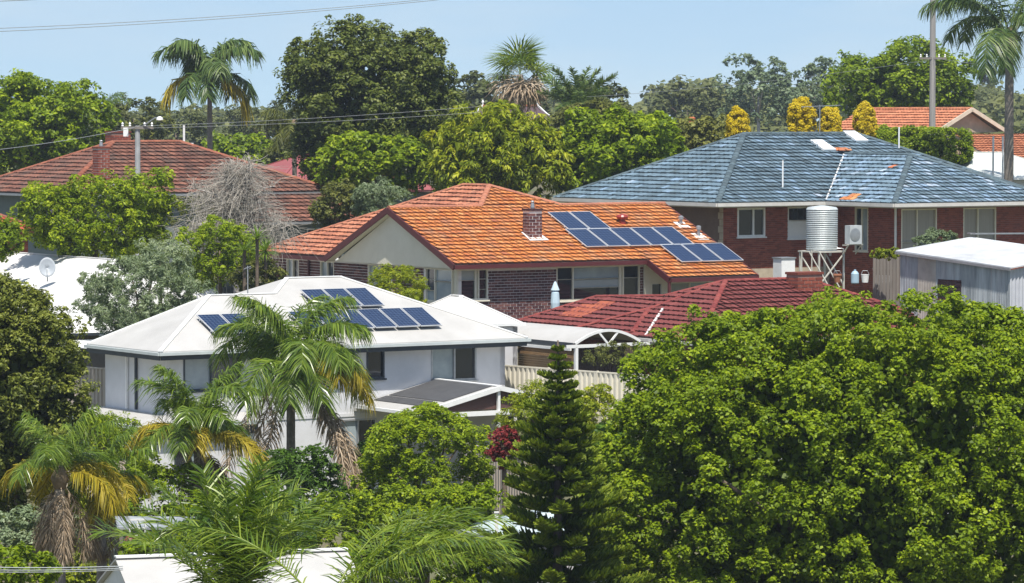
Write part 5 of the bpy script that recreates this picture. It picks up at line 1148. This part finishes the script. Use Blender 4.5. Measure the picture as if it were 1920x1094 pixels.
tree('flowering_bush', 'rounded grey green bush in front of the blue-roofed house windows', 'shrub', 1757, 462, 155, 40, 28, G_SILVER, 60, 50, 11, 110, .12, .4, base=.22, low=-.95)
tree('creeper', 'green creeper on top of the paling fence beside the shed', 'shrub', 1660, 478, 149, 24, 9, G_LIME, 61, 24, 7, 80, .10, .5, base=.4, low=-.95, trunk=False)
tree('dry_shrub', 'brownish dry vines under the bow patio roof', 'shrub', 1165, 668, 136.5, 70, 18, G_OLIVE, 62, 40, 12, 60, .12, .3, base=.45, low=-.95, trunk=False)
def yucca(px, py, D, n, L, label, seed):
    r = random.Random(seed); c = PX(px, py, D); zg = float(gz(c.x, c.y)); rt = empty('yucca', (c.x, c.y, zg), 0, label, 'yucca', 'yuccas beside the rounded shrub'); H = c.z - zg
    mb = MB(); mb.tube([(0, 0, -.1), (0, 0, H)], .07, 7); mb.build('trunk', BARK, rt)
    me = None
    for i in range(n):
        if me is None:
            m2 = MB(); m2.add([(0, -.012, 0), (0, .012, 0), (L * .45, .03, .02), (L * .45, -.03, .02), (L, 0, -.06)], [(0, 1, 2, 3), (3, 2, 4)], .55); o = m2.build('leaf', G_PALM, rt); me = o.data
        else: o = link(bpy.data.objects.new('leaf', me), rt)
        o.location = (0, 0, H); o.rotation_euler = (r.uniform(-.4, .4), -math.asin(r.uniform(-.55, .98)), i * 2.4)
for i, (px, py) in enumerate(((482, 448), (458, 470), (498, 472))): yucca(px, py, 150 + i * .7, 60, .72, ['spiky yucca head, topmost of three', 'spiky yucca head, left one of three', 'spiky yucca head, low right one of three'][i], i)

# bare weeping tree
def weeping(px, py, D, seed):
    r = random.Random(seed); s = S(D); c = PX(px, py, D); zg = float(gz(c.x, c.y)); H = c.z - zg
    rt = empty('weeping_tree', (c.x, c.y, zg), 0, 'bare grey weeping tree with tangled pale twigs before the brown roof', 'tree')
    mb = MB(); mb.tube([(0, 0, -.2), (.1, 0, H * .35), (0, .05, H * .72)], [.16, .13, .10], 8); mb.build('trunk', PALEBARK, rt)
    top = Vector((0, .05, H * .72)); ends = []
    for i in range(44):
        az = r.uniform(0, 6.28); l = r.uniform(.5, 3.0); b0 = Vector((.05, .03, H * (.70 - r.uniform(.05, .15) * l))); up = r.uniform(.1, 2.1) * (1 - .14 * l); cx, cy = math.cos(az), math.sin(az) * .7; pts = [b0]
        for f in (.25, .5, .75, 1.0): pts.append(b0 + Vector((cx * l * f, cy * l * f, up * math.sin(f * 2.1))) + Vector((r.uniform(-.2, .2), r.uniform(-.2, .2), r.uniform(-.22, .22))))
        mb = MB(); mb.tube(pts, [.06, .045, .035, .025, .012], 5); mb.build('limb', PALEBARK, rt, True)
        for a, b in zip(pts[1:], pts[2:]):
            for k in range(4): ends.append(a.lerp(b, k / 4))
    mb = MB()
    for e in ends:
        hang = r.choice((.15, .4, 1.0))
        for k in range(6):
            az = r.uniform(0, 6.28); o = r.uniform(.15, 1.1); l = r.uniform(.3, 1.5) * hang; q = [e, e + Vector((math.cos(az) * o * .5, math.sin(az) * o * .5, r.uniform(-.15, .45)))]
            d = Vector((math.cos(az + r.uniform(-.8, .8)) * o * .35, math.sin(az) * o * .35, -l * .34 + r.uniform(-.05, .1)))
            for m_ in range(3): q.append(q[-1] + d + Vector((r.uniform(-.12, .12), r.uniform(-.12, .12), r.uniform(-.1, .1))))
            mb.tube(q, [.010, .009, .008, .007, .004], 3, False)
    o = mb.build('twigs', TWIG, rt); o['kind'] = 'stuff'
weeping(440, 240, 157, 3)
tree('leafy_shrub', 'dull grey green foliage tangled in the bare weeping tree', 'shrub', 380, 420, 163, 50, 45, G_OLIVE, 63, 36, 14, 70, .14, .4, base=.42, low=-.95)
# ------------------------------------------------------------------ palms behind the houses
palm('tall queen palm with drooping fronds behind the brown roof', 393, 142, 236, 4.2, 1, G_PALMD, 18, .17, ll=1.05, nl=64, wd=.085, droop=1.0, green=(1.42, 1.15, .8, .25), bends=(2.0, 2.1, 2.0, 1.7), yellow=2, plume=.35)
palm('small blurred palm peeking over the leafy tree at left', 190, 212, 250, 2.6, 2, G_PALMD, 12, .14, ll=.6, nl=40, wd=.045, droop=.6, green=(1.3, .9, .5, .2))
palm('yellowing palm half hidden left of the big dark tree', 552, 232, 214, 2.4, 3, G_OLIVE, 12, .14, ll=.65, nl=40, wd=.045, droop=.9, green=(.9, .5, .1, -.2), base=.35)
palm('very tall palm with slender trunk at the right edge', 1893, 72, 200, 6.0, 4, G_PALMD, 18, .25, ll=1.0, nl=80, wd=.06, droop=1.0, green=(1.3, 1.0, .7, .35), bends=(1.5, 1.8, 1.9, 1.9), plume=.3)
def fan_palm(px, py, D, label, seed):
    r = random.Random(seed); g = np.random.default_rng(seed); c = PX(px, py, D); zg = float(gz(c.x, c.y)); H = c.z - zg
    rt = empty('fan_palm', (c.x, c.y, zg), 0, label, 'palm'); mb = MB(); mb.tube([(0, 0, -.1), (0, 0, H)], [.3, .22], 10); mb.build('trunk', TRUNKP, rt, True)
    for i in range(20):
        o = frond(rt, ('fan', i % 3), (0, 0, H), i * 2.4, G_PALM if i % 3 else G_LIME, lambda: fan_frond_geo(1.75, 26, g, 1.25), name='frond'); e = [1.25, .95, .6, .25, -.1][i % 5]; o.rotation_euler = (r.uniform(-.5, .5), -e, i * 2.4); o.scale = (.95,) * 3
    for i in range(24):
        o = frond(rt, ('fand', i % 2), (0, 0, H - .15), i * 2.4, G_DEAD, lambda: fan_frond_geo(1.6, 22, g, 1.0, .9), name='dead_frond'); o.rotation_euler = (r.uniform(-.8, .8), r.uniform(.35, 1.15), i * 2.4)
    mb = MB()
    for i in range(5): mb.tube([(0, -.2, H - .1), (r.uniform(-.3, .3), -.7, H - .6), (r.uniform(-.5, .5), -.8, H - 1.5)], .03, 5)
    mb.build('flower_stalks', G_PALMY, rt)
fan_palm(975, 140, 250, 'fan palm with a skirt of dead brown leaves on the skyline', 5)
palm('low spreading date palm with stiff fronds beside the fan palm', 1082, 212, 246, 3.5, 6, G_PALMD, 24, .25, ll=.6, nl=56, wd=.06, droop=.15, green=(1.3, 1.0, .7, .4), bends=(.5, .6, .7, .8), plume=.45, name='date_palm', base=.6, shaft=False)
palm('small palm sprouting by the lower left end of the blue roof', 1215, 372, 182, 1.5, 7, G_LIME, 10, .1, ll=.35, nl=30, wd=.035, droop=.4, green=(.9, .6, .3, .1), bends=(1.1,) * 4, base=.6)

# ------------------------------------------------------------------ foreground palms, pine and trees
palm('large queen palm in front of the white house with yellow and dead fronds', 545, 695, 112, 3.4, 10, G_PALM, 24, .14, ll=.74, nl=104, wd=.032, droop=.8, green=(1.45, 1.2, .9, .45), bends=(1.5, 2.0, 2.2, 2.0), yellow=3, dead=7, dead_L=1.25, plume=.4, yel_a=.6, yel_az=(-.5, -.15, -.9), dead_az=(-.75, -1.9, -.5, 2.6, -2.4, .3))
palm('middle queen palm with curving yellow fronds beside the low white roof', 372, 822, 105, 2.6, 11, G_PALM, 17, .15, ll=.60, nl=92, wd=.028, droop=.75, green=(1.45, 1.2, .95, .6), bends=(1.0, 1.4, 1.7, 1.8), yellow=5, dead=10, dead_L=1.0, plume=.4, yel_a=.6, yel_az=(3.3, -.35, 2.9, -.1, -1.5), dead_a=-.85)
palm('queen palm with golden fronds and hanging dead leaves at the left', 112, 890, 88, 2.1, 12, G_PALM, 9, .13, ll=.5, nl=90, wd=.020, droop=.8, green=(1.45, 1.2, .95, .7), bends=(1.0, 1.3, 1.7, 1.8), yellow=6, dead=9, dead_L=1.0, plume=.4, yel_a=.5, dead_a=-1.0)
palm('queen palm with golden fronds, second from the left edge', 190, 905, 90, 1.8, 13, G_PALM, 9, .13, ll=.46, nl=84, wd=.020, droop=.8, green=(1.4, 1.1, .8, .5), bends=(1.0, 1.4, 1.8, 1.8), yellow=6, dead=6, dead_L=1.0, plume=.4, yel_a=.45, dead_a=-1.0)
palm('nearest palm at the bottom, fronds fanning upwards', 430, 1150, 64, 2.75, 14, G_PALM, 22, .14, ll=.70, nl=58, wd=.026, droop=.2, green=(1.5, 1.3, 1.1, .95), bends=(.35, .6, .9, 1.0), plume=.35, base=.58, azs=[0.1, .5, 2.6, 3.3, -.4, 1.2, 5.4, 3.9, .3], trunk=False)
palm('low palm at the bottom centre with long arching fronds', 610, 1150, 62, 3.4, 15, G_PALM, 12, .14, ll=.68, nl=60, wd=.024, droop=.3, green=(.95, .8, .65, .9), bends=(1.0, 1.1, 1.1, 1.2), plume=.3, base=.6, azs=[.1, -.3, .4, 0, .7, -.1, .25, 2.9], trunk=False)

def norfolk(px, py, D, label, seed):
    g = np.random.default_rng(seed); c = PX(px, py, D); zg = float(gz(c.x, c.y)); H = c.z - zg; rt = empty('norfolk_pine', (c.x, c.y, zg), 0, label, 'conifer')
    mb = MB(); mb.tube([(0, 0, -.2), (0, 0, H * .6), (0, 0, H + .12)], [.17, .09, .02], 8); mb.build('trunk', BARK, rt, True)
    z = H - .12; lev = 0; P, A, Nn, LL, T = [], [], [], [], []; mb = MB()
    while z > .8:
        dd = H - z; L = min(2.5, .05 + .40 * dd ** 1.02) * g.uniform(.88, 1.1); nb = 6 if lev < 3 else 8
        for k in range(nb):
            az = k * 2 * math.pi / nb + lev * .55 + g.normal() * .12; l = L * g.uniform(.62, 1.15); el = .5 - .06 * min(dd, 6) + g.normal() * .06
            d = np.array([math.cos(az), math.sin(az), 0]); side = np.array([-math.sin(az), math.cos(az), 0])
            base = np.array([0, 0, z]); tip = base + d * l + np.array([0, 0, l * (math.sin(el) * .35 + .12)])
            mid = base + d * l * .5 + np.array([0, 0, l * math.sin(el) * .12 - .02 * l])
            mb.tube([tuple(base), tuple(mid), tuple(tip)], [.022, .015, .006], 4, False)
            n = max(8, int(l * 36)); f = np.linspace(.12, 1, n)
            for s in (-1, 1, 0):
                q = base * ((1 - f) ** 2)[:, None] + 2 * (f * (1 - f))[:, None] * (mid * 2 - .5 * (base + tip)) + (f ** 2)[:, None] * tip
                ln = (.10 + .26 * np.sin(np.pi * np.clip(f * .8 + .15, 0, 1))) * (.35 + .65 * min(1, l)) * (.8 + .4 * g.random(n))
                dirs = unit(d * .75 + side * s * .85 + np.array([0, 0, .55 + .5 * (s == 0)]) + g.normal(size=(n, 3)) * .18)
                for rep in range(2):
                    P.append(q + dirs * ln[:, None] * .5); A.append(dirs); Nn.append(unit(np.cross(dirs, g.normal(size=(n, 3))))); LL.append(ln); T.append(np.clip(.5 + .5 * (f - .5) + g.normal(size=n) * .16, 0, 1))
        z -= .21 + .013 * lev if lev < 12 else .40; lev += 1
    mb.build('branches', BARK, rt)['kind'] = 'stuff'
    P, A, Nn, LL, T = map(np.concatenate, (P, A, Nn, LL, T)); b = np.cross(Nn, A); w_ = .034
    V = np.stack([P - A * LL[:, None] * .5 - b * w_, P - A * LL[:, None] * .5 + b * w_, P + A * LL[:, None] * .5 + b * w_ * .6, P + A * LL[:, None] * .5 - b * w_ * .6], 1).reshape(-1, 3)
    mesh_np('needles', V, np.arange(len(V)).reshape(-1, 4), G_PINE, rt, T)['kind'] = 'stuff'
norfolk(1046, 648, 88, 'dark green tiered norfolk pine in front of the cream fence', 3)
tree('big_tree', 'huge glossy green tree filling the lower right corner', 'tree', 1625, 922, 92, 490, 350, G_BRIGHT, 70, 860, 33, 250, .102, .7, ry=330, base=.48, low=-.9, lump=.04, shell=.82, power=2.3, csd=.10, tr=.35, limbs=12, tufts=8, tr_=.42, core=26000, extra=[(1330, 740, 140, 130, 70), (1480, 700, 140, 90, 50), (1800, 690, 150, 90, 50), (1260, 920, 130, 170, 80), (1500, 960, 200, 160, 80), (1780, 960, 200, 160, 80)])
tree('round_shrub', 'rounded bright green shrub in the middle, below the patio roof', 'shrub', 795, 880, 107, 112, 108, G_BRIGHT, 71, 230, 21, 170, .10, .6, base=.55, low=-.95, power=2.3, lump=.08, shell=.6, up=.6)
tree('leafy_shrub', 'bright green shrub lower down beneath the rounded one', 'shrub', 790, 985, 100, 140, 60, G_BRIGHT, 72, 150, 22, 140, .10, .6, base=.5, low=-.95)
tree('leafy_shrub', 'yellow-green fine bush wrapped behind the pine', 'shrub', 1010, 800, 106, 75, 78, G_LIME, 73, 130, 18, 130, .10, .28, base=.42, low=-.95, csd=.2)
tree('leafy_shrub', 'sunlit lime bush between the pine and the huge tree', 'shrub', 1110, 790, 104, 45, 60, G_LIME, 74, 60, 17, 110, .12, .3, base=.55, low=-.95)
tree('red_shrub', 'dark red-leaved shrub beside the post of the patio', 'shrub', 945, 835, 105, 26, 34, G_RED, 75, 34, 11, 100, .09, .6, base=.5, low=-.95)
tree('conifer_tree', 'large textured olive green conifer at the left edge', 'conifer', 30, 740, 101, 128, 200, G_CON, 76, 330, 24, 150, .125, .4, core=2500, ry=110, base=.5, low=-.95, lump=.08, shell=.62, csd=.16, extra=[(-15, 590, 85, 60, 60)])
tree('leafy_shrub', 'feathery green shrub behind the golden palms', 'shrub', 170, 850, 110, 110, 70, G_BRIGHT, 77, 120, 22, 130, .13, .3, base=.45, low=-.95)
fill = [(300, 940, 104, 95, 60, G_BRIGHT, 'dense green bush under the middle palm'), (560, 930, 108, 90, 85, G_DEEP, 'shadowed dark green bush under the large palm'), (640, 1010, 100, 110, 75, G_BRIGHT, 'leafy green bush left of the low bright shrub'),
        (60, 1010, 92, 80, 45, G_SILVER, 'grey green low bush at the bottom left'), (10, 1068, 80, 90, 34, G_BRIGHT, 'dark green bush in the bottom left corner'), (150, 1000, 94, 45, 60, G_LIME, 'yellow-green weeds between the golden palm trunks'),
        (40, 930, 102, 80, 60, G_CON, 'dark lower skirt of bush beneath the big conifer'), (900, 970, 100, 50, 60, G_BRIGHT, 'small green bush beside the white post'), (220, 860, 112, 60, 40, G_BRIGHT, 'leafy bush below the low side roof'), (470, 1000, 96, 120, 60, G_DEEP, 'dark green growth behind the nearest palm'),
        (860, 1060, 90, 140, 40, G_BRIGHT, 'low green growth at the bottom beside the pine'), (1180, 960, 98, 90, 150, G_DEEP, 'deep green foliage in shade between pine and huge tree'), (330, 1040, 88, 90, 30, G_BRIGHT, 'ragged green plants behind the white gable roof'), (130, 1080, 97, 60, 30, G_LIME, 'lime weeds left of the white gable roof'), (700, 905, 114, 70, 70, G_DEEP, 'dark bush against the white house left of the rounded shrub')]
for i, (px, py, D, rx, rz, mm, lb) in enumerate(fill):
    tree('leafy_shrub', lb, 'shrub', px, py, D, rx, rz, mm, 90 + i, max(40, int(rx * rz / 60)), 19, 95, .13, .5, base=.45, low=-.95, trunk=False)

# ------------------------------------------------------------------ haze
mb = MB(); mb.box(-1600, 1600, -80, 1620, -60, 52); hz = mb.build('haze', None); hz['kind'] = 'stuff'; hz['label'] = 'thin blue summer haze over everything'
hm = bpy.data.materials.new('haze air'); hm.use_nodes = True; nt = hm.node_tree; nt.nodes.remove(nt.nodes['Principled BSDF'])
pv = N(nt, 'ShaderNodeVolumePrincipled'); pv.inputs['Color'].default_value = (.72, .84, 1, 1); pv.inputs['Density'].default_value = .00017
nt.links.new(pv.outputs[0], nt.nodes['Material Output'].inputs['Volume']); hz.data.materials.append(hm)
